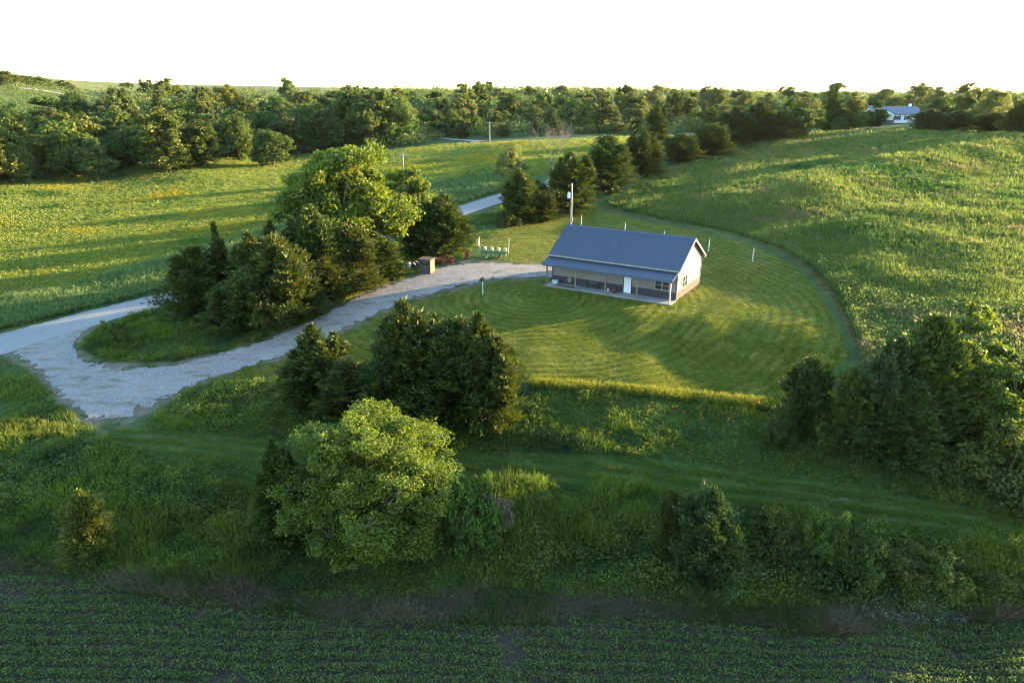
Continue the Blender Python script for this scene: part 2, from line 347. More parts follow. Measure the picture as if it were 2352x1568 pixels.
# ------------------------------------------------------------------ gravel road and driveway
def gravel(name, base, lo, road):
    t = NT(name); p = t.pos(); ac = t.attr('across')
    vo = t.n('TexVoronoi', {'Vector': p, 'Scale': 9. if not road else 14.}).outputs
    c = t.mix(t.rng(t.noise(p, .35, 5), .3, .7), lo, base)
    c = t.mix(.42, c, t.n('HueSaturation', {'Color': vo['Color'], 'Saturation': .10, 'Value': .42}).outputs[0])
    if road:
        for k in (.27, .62, .8):
            band = t.rng(t.math('ABSOLUTE', t.math('SUBTRACT', ac, k)), .02, .075, 1, 0)
            c = t.mix(t.math('MULTIPLY', band, .35), c, (.31, .30, .295))
        edge = .05
    else:
        c = t.mix(t.math('MULTIPLY', t.rng(t.noise(t.n('Mapping', {'Vector': p, 'Scale': (.35, 1.3, 1), 'Rotation': (0, 0, .55)}).outputs[0], .8, 4), .54, .66), .75), c, (.16, .13, .09))
        c = t.mix(t.math('MULTIPLY', t.rng(t.noise(p, .33, 4), .63, .72), .6), c, (.06, .085, .03))
        edge = .17
    e = t.math('MINIMUM', ac, t.math('SUBTRACT', 1., ac))
    ragged = t.math('ADD', t.math('DIVIDE', e, edge), t.rng(t.noise(p, .9, 4), .25, .75, -.75, .75))
    ragged = t.math('MINIMUM', ragged, t.math('ADD', t.math('MULTIPLY', t.attr('tail'), 3.), t.rng(t.noise(p, .5, 4), .3, .7, -.9, .9)))
    sh = t.bsdf(c, .9, .15, t.bump(t.math('ADD', vo['Distance'], t.noise(p, 5, 4)), .8, .06))
    tr = t.n('BsdfTransparent').outputs[0]
    return t.end(t.n('MixShader', {0: t.rng(ragged, .35, .6), 1: tr, 2: sh}).outputs[0])
def loft(name, La, Lb, mat, lift, na, nb, world=False, tail=(0, 0)):
    def res(L):
        L = np.array(L, float)
        if not world: X = np.array([hit1(u, v)[:2] for u, v in L])
        else: X = L
        return X
    A = res(La); B = res(Lb)
    def sm(X, n):
        s = np.linspace(0, 1, len(X)); q = np.linspace(0, 1, n); o = np.stack([np.interp(q, s, X[:, k]) for k in (0, 1)], 1)
        w = max(1, n//(len(X)*3))
        for _ in range(3):
            P = np.pad(o, ((w, w), (0, 0)), mode='edge'); ker = np.ones(2*w+1)/(2*w+1)
            o2 = np.stack([np.convolve(P[:, k], ker, 'valid') for k in (0, 1)], 1); o2[0] = o[0]; o2[-1] = o[-1]; o = o2
        return o
    A = sm(A, na); B = sm(B, na); s = np.linspace(0, 1, nb)[None, :, None]
    G = A[:, None]*(1-s)+B[:, None]*s
    crown = lift+.05*(1-(2*np.linspace(0, 1, nb)-1)**2)
    Z = ground(G[..., 0], G[..., 1])+crown[None]
    V = np.concatenate([G, Z[..., None]], -1).reshape(-1, 3); idx = np.arange(na*nb).reshape(na, nb)
    F = np.stack([idx[:-1, :-1], idx[:-1, 1:], idx[1:, 1:], idx[1:, :-1]], -1).reshape(-1, 4)
    al = np.linspace(0, 1, na)[:, None]*np.ones((1, nb)); ac = np.ones((na, 1))*np.linspace(0, 1, nb)[None]
    tl = np.minimum(np.where(tail[0], al*8, 1), np.where(tail[1], (1-al)*8, 1))
    # faces must look up
    a = V[F[0, 1]]-V[F[0, 0]]; b = V[F[0, 3]]-V[F[0, 0]]
    if np.cross(a, b)[2] < 0: F = F[:, ::-1]
    return tag(link(name, np_mesh(name, V, F, dict(across=ac, along=al, tail=tl), [mat], True)), kind='structure')
gr_road = gravel('road_gravel', (.245, .232, .215), (.19, .178, .166), True)
gr_drive = gravel('drive_gravel', (.235, .200, .168), (.150, .122, .098), False)
RU = [(-420,900),(-200,838),(-40,776),(0,766),(150,727),(300,691),(415,662),(560,621),(700,582),(850,537),(960,502),(1060,472),(1150,444),(1240,419),(1330,391),(1420,362)]
RL = [(-420,985),(-200,905),(-40,832),(0,819),(150,773),(300,723),(415,697),(560,653),(700,609),(850,563),(960,528),(1060,498),(1150,468),(1240,439),(1330,408),(1420,374)]
loft('road', RU, RL, gr_road, .05, 400, 24)
DU = [(1268,606),(1200,606),(1130,601),(1060,602),(1000,612),(940,637),(880,653),(800,690),(700,743),(560,798),(400,836),(300,842),(240,834),(190,818),(170,797),(182,772),(215,750),(270,731)]
DL = [(1268,640),(1200,640),(1150,643),(1090,653),(1030,668),(900,707),(780,768),(700,803),(640,828),(500,866),(410,902),(330,950),(255,992),(180,962),(115,896),(65,842),(20,815),(-30,822)]
loft('driveway', DU, DL, gr_drive, .035, 420, 50, tail=(0, 0))
def ribbon(name, pix, width, mat):
    X = np.array([hit1(u, v)[:2] for u, v in pix]); d = np.gradient(X, axis=0); d /= np.linalg.norm(d, axis=1)[:, None]
    nrm = np.stack([-d[:, 1], d[:, 0]], 1)
    return loft(name, X+nrm*width/2, X-nrm*width/2, mat, .15, 90, 6, world=True)
ribbon('far_road', [(895,306),(930,310),(970,314),(1020,319),(1060,322),(1110,325)], 5, gr_road)
ribbon('far_road', [(600,257),(630,261),(665,265),(700,270)], 8, gr_road)
ribbon('far_road', [(30,199),(80,205),(120,212),(160,220),(200,229)], 10, gr_road)
# ------------------------------------------------------------------ house
def siding(name, col, scale=3.3):
    t = NT(name); p = t.obj()
    w = t.n('TexWave', {'Vector': p, 'Scale': scale, 'Distortion': 0.}, bands_direction='X', wave_profile='SIN').outputs['Fac']
    w2 = t.n('TexWave', {'Vector': p, 'Scale': scale, 'Distortion': 0.}, bands_direction='Y', wave_profile='SIN').outputs['Fac']
    c = t.mix(t.rng(t.noise(p, 1.5, 4), .3, .7), tuple(k*.93 for k in col), col)
    return t.end(t.bsdf(c, .45, .35, t.bump(t.math('ADD', t.rng(w, .7, 1), t.rng(w2, .7, 1)), .5, .03)))
m_cream = siding('cream_siding', (.225, .195, .178)); m_char = siding('charcoal_siding', (.050, .044, .050))
m_trim = plain('cream_trim', (.36, .32, .28), .5); m_post = plain('post_wood', (.20, .15, .10), .8, var=.3, scale=3)
m_roof = plain('blue_metal', (.078, .098, .135), .42, .5, .25, var=.06, scale=1.2)
m_roofd = plain('dark_blue_trim', (.06, .08, .14), .45, .4)
m_conc = plain('concrete', (.30, .285, .27), .85, .2, var=.12, scale=1.5, bump=.15)
m_white = plain('white_paint', (.52, .52, .50), .45); m_glass = plain('window_glass', (.025, .035, .045), .06, .8, var=.05)
m_black = plain('black_steel', (.025, .025, .027), .5); m_rust = plain('rusty_iron', (.20, .055, .030), .85, var=.35, scale=5, bump=.3)
m_red = plain('faded_red_paint', (.26, .045, .035), .6, var=.25); m_green = plain('green_paint', (.035, .13, .055), .5, var=.2)
m_wood = plain('weathered_boards', (.155, .115, .082), .85, .15, var=.28, scale=4, bump=.4); m_woodd = plain('grey_boards', (.10, .085, .07), .85, .15, var=.28, scale=4, bump=.4)
m_rub = plain('black_rubber', (.022, .022, .022), .8); m_pole = plain('grey_pole_wood', (.33, .30, .27), .85, var=.2, scale=3)
m_galv = plain('galvanised_steel', (.42, .44, .46), .4, .5, .6); m_cap = plain('grey_cap', (.25, .25, .26), .6)
m_hop = plain('yellowed_white_plastic', (.52, .46, .34), .5)
HL, HD, EV, RD = 17.2, 9.6, 4.05, 6.85
house = empty('house', (HC[0], HC[1], 0), HROT)
tag(house, 'cream and charcoal farm house with ribbed blue metal roof and long front porch', 'house')
X0, X1, Y0, Y1 = -HL/2, HL/2, -HD/2, HD/2
MB().prism([(Y0, 1.05), (Y1, 1.05), (Y1, EV), (0, RD), (Y0, EV)], X0, X1).build('wall', m_cream, house)
MB().box(X0-.02, X1+.02, Y0-.02, Y1+.02, -.3, 1.05).build('wainscot', m_char, house)
for x in (X0, X1):
    for y in (Y0, Y1): MB().box(x-.07, x+.07, y-.07, y+.07, 1.06, EV-.1).build('corner_trim', m_roofd, house)
# main roof: two slabs with standing ribs, then ridge cap and trims
sl = (RD-EV)/(HD/2); ov, og = .45, .42
def slope(sgn):
    b = MB(); y_e = sgn*(HD/2+ov); z_e = EV-sl*ov
    b.prism([(y_e, z_e+.10), (0, RD+.10), (0, RD+.17), (y_e, z_e+.17)], X0-og, X1+og)
    n = 61
    for i in range(n):
        x = X0-og+.03+i*(HL+2*og-.06)/(n-1)
        b.prism([(y_e, z_e+.165), (sgn*.05, RD+.155), (sgn*.05, RD+.225), (y_e, z_e+.235)], x-.035, x+.035)
    return b.build('roof', m_roof, house)
rf = slope(-1); slope(1)
MB().prism([(-.28, RD+.05), (0, RD+.225), (.28, RD+.05), (0, RD+.27)], X0-og-.02, X1+og+.02).build('ridge_cap', m_roofd, rf)
for x in (X0-og-.035, X1+og):
    b = MB()
    for sgn in (-1, 1): b.prism([(sgn*(HD/2+ov), EV-sl*ov-.08), (0, RD-.10), (0, RD+.16), (sgn*(HD/2+ov), EV-sl*ov+.16)], x, x+.035)
    b.build('rake_trim', m_trim, house)
for sgn in (-1, 1):
    y = sgn*(HD/2+ov)
    g = MB().prism([(y, EV-sl*ov-.06), (y+sgn*.13, EV-sl*ov-.04), (y+sgn*.15, EV-sl*ov+.10), (y, EV-sl*ov+.09)], X0-og, X1+og).build('gutter', m_trim, house)
    MB().box(X0-og, X1+og, min(y, sgn*HD/2), max(y, sgn*HD/2), EV-sl*ov-.10, EV-sl*ov-.07).build('soffit', m_trim, house)
# porch
pd = 2.28; py0 = Y0-pd; pz0, pz1 = 2.95, 3.62
b = MB().prism([(py0, pz0), (Y0+.02, pz1), (Y0+.02, pz1+.07), (py0, pz0+.07)], X0-.5, X1+.18)
n = 59
for i in range(n):
    x = X0-.5+.04+i*(HL+.68-.08)/(n-1)
    b.prism([(py0, pz0+.06), (Y0, pz1+.06), (Y0, pz1+.125), (py0, pz0+.13)], x-.035, x+.035)
pr = b.build('porch_roof', m_roof, house)
MB().box(X0-.48, X1+.16, py0+.01, py0+.05, pz0-.17, pz0-.003).build('porch_fascia', m_roofd, house)
MB().box(X0-.3, X1+.02, py0+.25, py0+.41, pz0-.26, pz0-.02).build('porch_beam', m_post, house)
for i in range(5):
    x = -8.45+i*4.225
    MB().box(x-.08, x+.08, py0+.25, py0+.41, .10, pz0-.265).build('porch_post', m_post if i < 4 else m_trim, house)  # right end post paler: the sun on it is put into its colour
MB().box(X0-.1, X1+.1, py0+.12, Y0-.025, -.25, .10).build('porch_slab', m_conc, house)
# door and windows
def window(cx, cz, w, h, side, sashes=2):
    f = MB(); p = MB(); mu = MB(); d = .055
    def q(b, u0, u1, z0, z1, a, c):
        if side == 'front': b.box(cx+u0, cx+u1, Y0-c, Y0-a, cz+z0, cz+z1)
        else: b.box(X1+a, X1+c, cx+u0, cx+u1, cz+z0, cz+z1)
    t = .08
    q(f, -w/2-t, w/2+t, h/2, h/2+t, .003, d); q(f, -w/2-t, w/2+t, -h/2-t, -h/2, .003, d+.03)
    q(f, -w/2-t, -w/2, -h/2, h/2, .003, d); q(f, w/2, w/2+t, -h/2, h/2, .003, d)
    fr = f.build('window', m_trim, house)
    for k in range(sashes):
        a = -w/2+k*w/sashes; q(p, a, a+w/sashes, -h/2, h/2, .003, .018)
        if k: q(mu, a-.05, a+.05, -h/2, h/2, .019, d-.01)
        q(mu, a+.052, a+w/sashes-.052, -.03, .03, .02, .042)
    p.build('pane', m_glass, fr); mu.build('sash', m_trim, fr)
window(6.75, 1.78, 1.75, 1.15, 'front'); window(-1.75, 1.85, 1.7, 1.35, 'gable')
MB().box(X1+.003, X1+.04, .85, 1.3, 3.55, 4.05).build('gable_vent', m_trim, house)
dr = MB().box(1.72, 2.68, Y0-.05, Y0-.022, .13, 2.18).build('door', plain('door_paint', (.74, .76, .80), .4), house)
MB().lathe([(.02, 0), (.035, .03), (.03, .06)], 8, (2.58, Y0-.11, 1.1), axis='y').build('handle', m_galv, dr)
b = MB(); b.box(1.62, 1.72, Y0-.06, Y0-.021, .12, 2.28); b.box(2.68, 2.78, Y0-.06, Y0-.021, .12, 2.28); b.box(1.721, 2.679, Y0-.06, Y0-.021, 2.181, 2.28)
b.build('door_frame', m_char, house)
# ------------------------------------------------------------------ things on the porch (placed in house axes)
def on_house(x, y, z=.10):
    c, s = math.cos(HROT), math.sin(HROT); return (HC[0]+x*c-y*s, HC[1]+x*s+y*c, z)
t = empty('porch_bench', on_house(-2.45, -5.25), HROT); tag(t, 'dark slatted bench standing on the porch against the charcoal wall', 'bench')
b = MB()
for i in range(4): b.box(-.8, .8, -.28+i*.13, -.18+i*.13, .42, .45)
b.build('seat', m_woodd, t); b = MB()
for i in range(4): b.bar((-.8, .26+i*.02, .55+i*.11), (.8, .26+i*.02, .55+i*.11), .03, .085)
b.build('backrest', m_woodd, t)
for x in (-.72, .72):
    MB().box(x-.04, x+.04, -.27, -.20, 0, .64).build('leg', m_black, t); MB().bar((x, .25, 0), (x, .33, .92), .07, .07).build('leg', m_black, t)
    MB().box(x-.05, x+.05, -.30, .27, .645, .685).build('armrest', m_black, t)
t = empty('hose_reel', on_house(-5.9, -5.02, .75), HROT); tag(t, 'round grey hose coil hanging on the charcoal porch wall', 'hose')
b = MB()
for r, z in ((.30, -.05), (.27, .0), (.24, .05)):
    for i in range(18):
        a0, a1 = 2*math.pi*i/18, 2*math.pi*(i+1)/18; b.tube((r*math.cos(a0), z-.06, r*math.sin(a0)), (r*math.cos(a1), z-.06, r*math.sin(a1)), .035, n=6)
b.build('hose', m_cap, t); MB().lathe([(.05, -.1), (.14, -.09), (.14, .13), (.05, .14)], 10, axis='y').build('hub', m_galv, t)
t = empty('white_cooler', on_house(-7.75, -5.6), HROT); tag(t, 'white plastic cooler at the left end of the porch slab', 'cooler')
MB().prism([(-.22, 0), (.22, 0), (.26, .42), (-.26, .42)], -.36, .36).build('body', m_white, t, bevel=.02)
MB().box(-.40, .40, -.29, .29, .425, .50).build('lid', m_white, t, bevel=.02)
MB().tube((-.41, -.2, .36), (-.41, .2, .36), .02).build('handle', m_cap, t)
t = empty('lumber_stack', on_house(-6.1, -6.15), HROT); tag(t, 'low stack of brown boards lying on the porch beside the cooler', 'lumber')
for k, (y, z, L) in enumerate([(-.3, .03, 3.2), (-.1, .03, 3.0), (.1, .03, 3.1), (.3, .03, 2.8), (-.2, .09, 2.9), (.02, .09, 3.1), (.2, .09, 2.6), (-.08, .15, 2.4)]):
    MB().box(-L/2+.1*(k % 3), L/2, y-.09, y+.09, z-.027, z+.027).build('board', m_wood if k % 2 else m_woodd, t)
t = empty('garden_tiller', on_house(.75, -5.75), HROT+.4); tag(t, 'small red garden tiller parked by the porch door', 'tiller')
MB().prism([(-.17, .22), (.17, .22), (.13, .50), (-.13, .50)], -.28, .28).build('engine', m_red, t, bevel=.02)
for y in (-.22, .22): MB().lathe([(.10, -.04), (.19, -.04), (.19, .04), (.10, .04)], 14, (0.1, y, .19), axis='y').build('wheel', m_rub, t)
for y in (-.2, .2): MB().tube((-.2, y*.6, .4), (-.95, y*1.3, .95), .02).build('handlebar', m_black, t)
b = MB()
for i in range(6):
    a = i*math.pi/3; b.bar((.35, -.2, .16), (.35+.16*math.cos(a), -.2, .16+.16*math.sin(a)), .05, .02); b.bar((.35, .2, .16), (.35+.16*math.cos(a), .2, .16+.16*math.sin(a)), .05, .02)
b.tube((.35, -.25, .16), (.35, .25, .16), .03).build('tine', m_rust, t)
t = empty('white_bucket', on_house(-.15, -5.4), HROT); tag(t, 'white bucket on the porch left of the red tiller', 'bucket')
MB().lathe([(.12, 0), (.15, .33), (.158, .33), (.158, .36), (.14, .36)], 16).build('pail', m_white, t)
b = MB()
for i in range(8):
    a0, a1 = math.pi*i/8, math.pi*(i+1)/8; b.tube((.16*math.cos(a0), .16*math.sin(a0)*.7, .34-.1*math.sin(a0)), (.16*math.cos(a1), .16*math.sin(a1)*.7, .34-.1*math.sin(a1)), .008, n=5)
b.build('handle', m_galv, t)
# ------------------------------------------------------------------ stakes behind the house
STK = [(1335, 521, 494, 'behind the left end of the roof ridge'), (1435, 536, 512, 'behind the roof ridge, second from the utility pole'), (1525, 549, 530, 'just showing over the right half of the roof ridge'),
       (1627, 578, 549, 'standing clear just right of the roof gable'), (1728, 601, 571, 'farthest right of the house near the tall grass')]
proto = None
for u, vb, vt, lab in STK:
    x, y, z = hit1(u, vb); h = z_at(vt, y)-z
    if proto is None:
        proto = empty('marker_post', (x, y, z))
        MB().tube((0, 0, -.1), (0, 0, 1.9), .075, n=10).build('pipe', m_white, proto); MB().lathe([(.085, 1.9), (.09, 1.99), (.05, 2.03)], 10).build('cap', m_cap, proto)
        MB().lathe([(.15, -.05), (.14, .06), (.09, .1)], 10).build('base', m_white, proto); o = proto
    else: o = copy_tree(proto)
    o.location = (x, y, z); o.scale = (1, 1, h/2.0)
    tag(o, 'white pipe post '+lab, 'post', 'white pipe posts along the back of the yard')
# ------------------------------------------------------------------ poles
x, y, z = hit1(1311, 527)
t = empty('utility_pole', (x, y, z)); hp = z_at(421, y)-z
tag(t, 'grey wooden utility pole with transformer rising behind the blue roof', 'utility pole')
MB().tube((0, 0, -.3), (0, 0, hp), .19, .13, 12).build('pole', m_pole, t)
tr = MB().lathe([(.2, -.55), (.30, -.5), (.30, .35), (.24, .45), (.05, .48)], 14, (-.50, -.05, hp-2.1)).build('transformer', plain('transformer_paint', (.55, .58, .60), .4), t)
for s in (-.12, .12): MB().lathe([(.035, 0), (.06, .04), (.035, .08), (.06, .12), (.03, .2)], 8, (-.5+s, -.05, hp-1.64)).build('insulator', m_cap, tr)
MB().bar((-.25, -.03, hp-2.2), (0, 0, hp-2.2), .06, .08).build('bracket', m_galv, t)
MB().bar((-.62, -.05, hp-.35), (.05, 0, hp-.25), .07, .09).build('arm', m_pole, t)
MB().lathe([(.05, -.25), (.09, -.1), (.03, 0)], 8, (-.6, -.05, hp-.42)).build('insulator', m_cap, t)
MB().lathe([(.06, 0), (.06, .4), (.13, .4), (.13, .75), (.06, .8)], 8, (.20, -.12, 1.4)).build('meter', m_galv, t)
for u, vb, vt, lab in ((1125, 324, 279, 'thin pale utility pole at the far edge of the meadow before the woods'), (929, 430, 352, 'grey utility pole rising behind the big leafy tree by the road')):
    x, y, z = hit1(u, vb); hh = z_at(vt, y)-z
    t = empty('utility_pole', (x, y, z)); tag(t, lab, 'utility pole')
    MB().tube((0, 0, -.3), (0, 0, hh), .2, .14, 8).build('pole', m_pole, t)
    MB().box(-1.1, 1.1, -.25, -.13, hh-.6, hh-.45).build('crossarm', m_pole, t)
    for s in (-.9, .9): MB().lathe([(.05, 0), (.08, .08), (.03, .22)], 8, (s, -.19, hh-.45)).build('insulator', m_cap, t)
for k, (u, vb, vt) in enumerate(((1098, 566, 548), (1172, 517, 503), (1155, 522, 508))):
    x, y, z = hit1(u, vb); hh = max(1.1, z_at(vt, y)-z)
    b = MB(); b.tube((0, 0, -.2), (0, 0, hh), .07, .06, 7); b.lathe([(.06, hh), (.03, hh+.05)], 7)
    o = b.build('fence_post', m_white if k == 0 else m_pole, None, (x, y, z))
    tag(o, ['short white post in the weeds behind the rusty barrel', 'thin grey fence post in shade below the dark cedar by the road', 'thin grey fence post left of the other one by the road'][k], 'post', 'posts along the road edge')
# ------------------------------------------------------------------ box blind, scrap, implements
x, y, z = hit1(980, 630)
t = empty('wooden_box_blind', (x, y+.8, z), -.32); tag(t, 'grey weathered wooden box blind with dark slots standing on the gravel', 'blind')
W, D, Hh = 1.75, 1.5, 2.15
MB().box(-W/2+.03, W/2-.03, -D/2+.03, D/2-.03, .05, Hh-.1).build('wall', m_woodd, t)
b = MB(); n = 11
for i in range(n):
    a = -W/2+i*W/n; b.box(a+.006, a+W/n-.006, -D/2-.0, -D/2+.027, .04, 1.36)
    b.box(a+.006, a+W/n-.006, -D/2, -D/2+.027, 1.66, Hh-.08)
b.build('front_boards', m_woodd, t)
n = 9
for s in (-1, 1):
    b = MB()
    for i in range(n):
        a = -D/2+i*D/n; b.box(s*(W/2-.027) if s > 0 else -W/2, s*W/2 if s > 0 else -W/2+.027, a+.036 if i == 0 else a+.006, a+D/n-.006, .04, Hh-.08)
    b.build('side_boards', m_wood, t)  # paler than the front boards: sunlight on the side put into the colour
MB().box(-W/2+.06, -.12, -D/2+.005, -D/2+.029, 1.36, 1.66).build('slot_window', m_black, t); MB().box(.12, W/2-.06, -D/2+.005, -D/2+.029, 1.36, 1.66).build('slot_window', m_black, t)
MB().box(-W/2-.14, W/2+.14, -D/2-.14, D/2+.14, Hh-.075, Hh+.05).build('roof', m_woodd, t)
MB().box(-.06, .06, -D/2-.03, -D/2-.002, 1.0, 1.1).build('latch', m_galv, t)
# white and black scrap left of the blind
def lean(u, v, dx, L, lab, mat):
    x, y, z = hit1(u, v); b = MB().tube((0, 0, 0), (dx, .25, L), .085, n=9); b.lathe([(.10, -.02), (.10, .10)], 9)
    tag(b.build('white_pipe', mat, None, (x, y, z)), lab, 'pipe', 'white scrap in the weeds left of the blind')
lean(921, 619, .35, 1.0, 'white pipe leaning in the weeds, leftmost of the scrap pile', m_white); lean(929, 618, .05, 1.15, 'white upright pipe in the scrap pile beside the leaning one', m_white)
x, y, z = hit1(939, 616)
t = empty('white_barrel', (x, y, z)); tag(t, 'white plastic barrel standing among scrap left of the blind', 'barrel')
MB().lathe([(.26, 0), (.30, .08), (.30, .85), (.26, .95), (.10, .97)], 16).build('drum', m_white, t); MB().lathe([(.315, .3), (.315, .36)], 16).build('rib', m_white, t); MB().lathe([(.05, .97), (.05, 1.02)], 8, (.1, 0, 0)).build('bung', m_black, t)
x, y, z = hit1(953, 612)
t = empty('trailer_frame', (x, y, z), -.3); tag(t, 'small black trailer frame with white fenders half hidden left of the blind', 'trailer')
b = MB(); b.bar((-.9, -.45, .45), (.9, -.45, .45), .08, .1); b.bar((-.9, .45, .45), (.9, .45, .45), .08, .1)
for xx in (-.85, 0, .85): b.bar((xx, -.405, .45), (xx, .405, .45), .08, .08)
b.build('frame', m_black, t)
for s in (-.56, .56):
    wq = MB().lathe([(.16, -.08), (.30, -.08), (.30, .08), (.16, .08)], 16, (0, s, .3), axis='y').build('wheel', m_rub, t); MB().lathe([(.05, -.06), (.155, -.06), (.155, .06), (.05, .06)], 12, (0, s, .3), axis='y').build('rim', m_white, wq)
    b = MB()
    for i in range(6):
        a0, a1 = math.pi*i/6, math.pi*(i+1)/6; b.bar((.38*math.cos(a0), s, .3+.38*math.sin(a0)), (.38*math.cos(a1), s, .3+.38*math.sin(a1)), .2, .02)
    b.build('fender', m_white, t)
x, y, z = hit1(1021, 603)
t = empty('disc_harrow', (x, y, z), -.15); tag(t, 'rusty red disc harrow lying on the gravel right of the blind', 'harrow')
b = MB()
for p, q in (((-1.5, -.5, .55), (1.5, -.75, .6)), ((-1.5, .6, .55), (1.5, .55, .6)), ((-1.2, -.5, .55), (-.6, .6, .58)), ((1.2, -.7, .6), (.6, .55, .6)), ((0, -.6, .6), (0, .6, .62)), ((-.5, .6, .7), (.2, .5, 1.05)), ((.9, .5, .65), (.3, .5, 1.05))): b.bar(p, q, .10, .10)
b.build('frame', m_rust, t)
for (cx, cy, n) in ((-.85, -.55, 6), (.85, -.75, 6), (-.85, .65, 6), (.85, .6, 6)):
    b = MB().tube((cx-.7, cy, .3), (cx+.7, cy, .3), .03, n=6)
    for i in range(n): b.lathe([(.02, -.03), (.2, -.01), (.30, .05), (.30, .06), (.2, 0), (.02, -.015)], 14, (cx-.62+i*.25, cy, .3), axis='x')
    b.build('disc_gang', m_rust, t)
b = MB().bar((0, -.6, .55), (.4, -2.0, .4), .1, .1).build('hitch', m_red, t)
x, y, z = hit1(1073, 592)
t = empty('burn_barrel', (x, y, z)); tag(t, 'rust red steel burn barrel standing between harrow and planter', 'barrel')
b = MB().lathe([(.33, 0), (.33, .3), (.35, .33), (.33, .36), (.33, .64), (.35, .67), (.33, .7), (.33, 1.0), (.345, 1.02), (.30, 1.02), (.30, .25), (.02, .24)], 18).build('drum', m_rust, t)
for a in range(6):
    t2 = a*math.pi/3; MB().lathe([(.03, 0), (.03, .02)], 8, (.335*math.cos(t2), .335*math.sin(t2), .15)).build('vent_hole', m_black, t)
# four row planter
x, y, z = hit1(1135, 592)
t = empty('row_planter', (x, y+.4, z), -.30); tag(t, 'green four row corn planter with white seed hoppers and tall marker arms', 'planter')
b = MB(); b.bar((-2.25, 0, .85), (2.25, 0, .85), .2, .2); b.bar((-2.0, -.45, .7), (2.0, -.45, .7), .12, .14)
for xx in (-1.6, -.5, .5, 1.6): b.bar((xx, -.44, .72), (xx, 0, .84), .1, .1)
b.build('toolbar', m_green, t)
MB().bar((0, -.5, .7), (-.55, -2.6, .45), .13, .13).bar((-.9, -.5, .7), (-.5, -2.4, .45), .09, .09).bar((.9, -.5, .7), (-.4, -2.3, .45), .09, .09).build('hitch', m_green, t)
for xx in (-1.65, -.55, .55, 1.65):
    u = MB().bar((xx, .1, .8), (xx, .95, .55), .16, .12).bar((xx, .35, .7), (xx, .5, .15), .1, .1).build('row_unit', m_green, t)
    MB().lathe([(.14, .82), (.27, 1.05), (.29, 1.38), (.25, 1.42)], 12, (xx, .5, 0)).build('seed_hopper', m_hop, u)
    MB().lathe([(.22, -.06), (.27, -.05), (.27, .05), (.22, .06)], 14, (xx, .95, .28), axis='x').build('press_wheel', m_rub, u)
for xx in (-1.1, 1.1):
    w = MB().lathe([(.22, -.1), (.38, -.11), (.38, .11), (.22, .1)], 18, (xx, -.15, .38), axis='x').build('wheel', m_rub, t); MB().lathe([(.06, -.08), (.215, -.08), (.215, .08), (.06, .08)], 12, (xx, -.15, .38), axis='x').build('rim', m_hop, w)
for xx, s in ((-2.3, -.15), (2.3, .1)):
    a = MB().tube((xx, 0, .7), (xx+s, .05, 2.75), .055, n=8).build('marker_arm', m_white, t); MB().lathe([(.03, -.03), (.24, 0), (.24, .02), (.03, .05)], 14, (xx+s, .05, 2.85), axis='x').build('marker_disc', m_black, a)
# tree guard sapling on the lawn
x, y, z = hit1(1109, 677)
t = empty('young_tree', (x, y, z)); tag(t, 'young tree in a tall white guard tube alone on the front lawn', 'tree')
MB().tube((0, 0, 0), (0, 0, 1.75), .075, .07, 10).build('guard_tube', m_white, t); SAPLING = t
x, y, z = hit1(488, 742)
o = MB().tube((0, 0, -.1), (.05, 0, 1.5), .06, .05, 8).lathe([(.07, 1.5), (.02, 1.56)], 8).build('marker_stake', m_galv, None, (x, y-1, z)); tag(o, 'thin pale stake in the shade under the leftmost cedars', 'stake')
# ------------------------------------------------------------------ white house on the far rise
x, y, z = hit1(2072, 284)
y += 9; z = float(ground(x, y))
t = empty('white_house', (x, y, z), -.10); tag(t, 'white single storey house with grey roof beyond the tall grass hill', 'house')
t.scale = (1.22, 1.22, 1.22); wl, wd, we = 14.5, 8.0, 2.9
m_shing = plain('grey_shingles', (.14, .15, .19), .85, var=.15, scale=2); m_ww = plain('white_lap_siding', (.72, .73, .75), .6, var=.05); m_br = plain('brown_trim', (.10, .07, .055), .7)
MB().prism([(-wd/2, -.5), (wd/2, -.5), (wd/2, we), (0, we+2.0), (-wd/2, we)], -wl/2, wl/2).build('wall', m_ww, t)
b = MB()
for s in (-1, 1): b.prism([(s*(wd/2+.5), we-.2), (0, we+2.05), (0, we+2.2), (s*(wd/2+.5), we-.05)], -wl/2-.4, wl/2+.4)
r_ = b.build('roof', m_shing, t); MB().box(5.4, 6.1, .8, 1.5, we+1.2, we+3.0).build('chimney', m_ww, r_)
# front gabled porch at the left end
pv = MB()
for s in (-1, 1): pv.add([(-4.6+s*3.1, -wd/2-3.2, we-.25), (-4.6, -wd/2-3.2, we+1.25), (-4.6, -1.5, we+1.25), (-4.6+s*3.1, -1.5, we-.25), (-4.6+s*3.1, -wd/2-3.2, we-.1), (-4.6, -wd/2-3.2, we+1.4), (-4.6, -1.5, we+1.4), (-4.6+s*3.1, -1.5, we-.1)],
    [(0, 1, 2, 3), (4, 5, 6, 7), (0, 1, 5, 4), (1, 2, 6, 5), (2, 3, 7, 6), (3, 0, 4, 7)])
pv.build('porch_roof', m_shing, t)
MB().add([(-7.5, -wd/2-3.0, we-.22), (-1.7, -wd/2-3.0, we-.22), (-4.6, -wd/2-3.0, we+1.2), (-7.5, -wd/2-2.9, we-.22), (-1.7, -wd/2-2.9, we-.22), (-4.6, -wd/2-2.9, we+1.2)], [(0, 1, 2), (5, 4, 3), (0, 3, 4, 1), (1, 4, 5, 2), (2, 5, 3, 0)]).build('porch_gable', m_ww, t)
MB().box(-7.6, -1.6, -wd/2-3.0, -wd/2-2.8, we-.5, we-.26).build('porch_beam', m_ww, t)
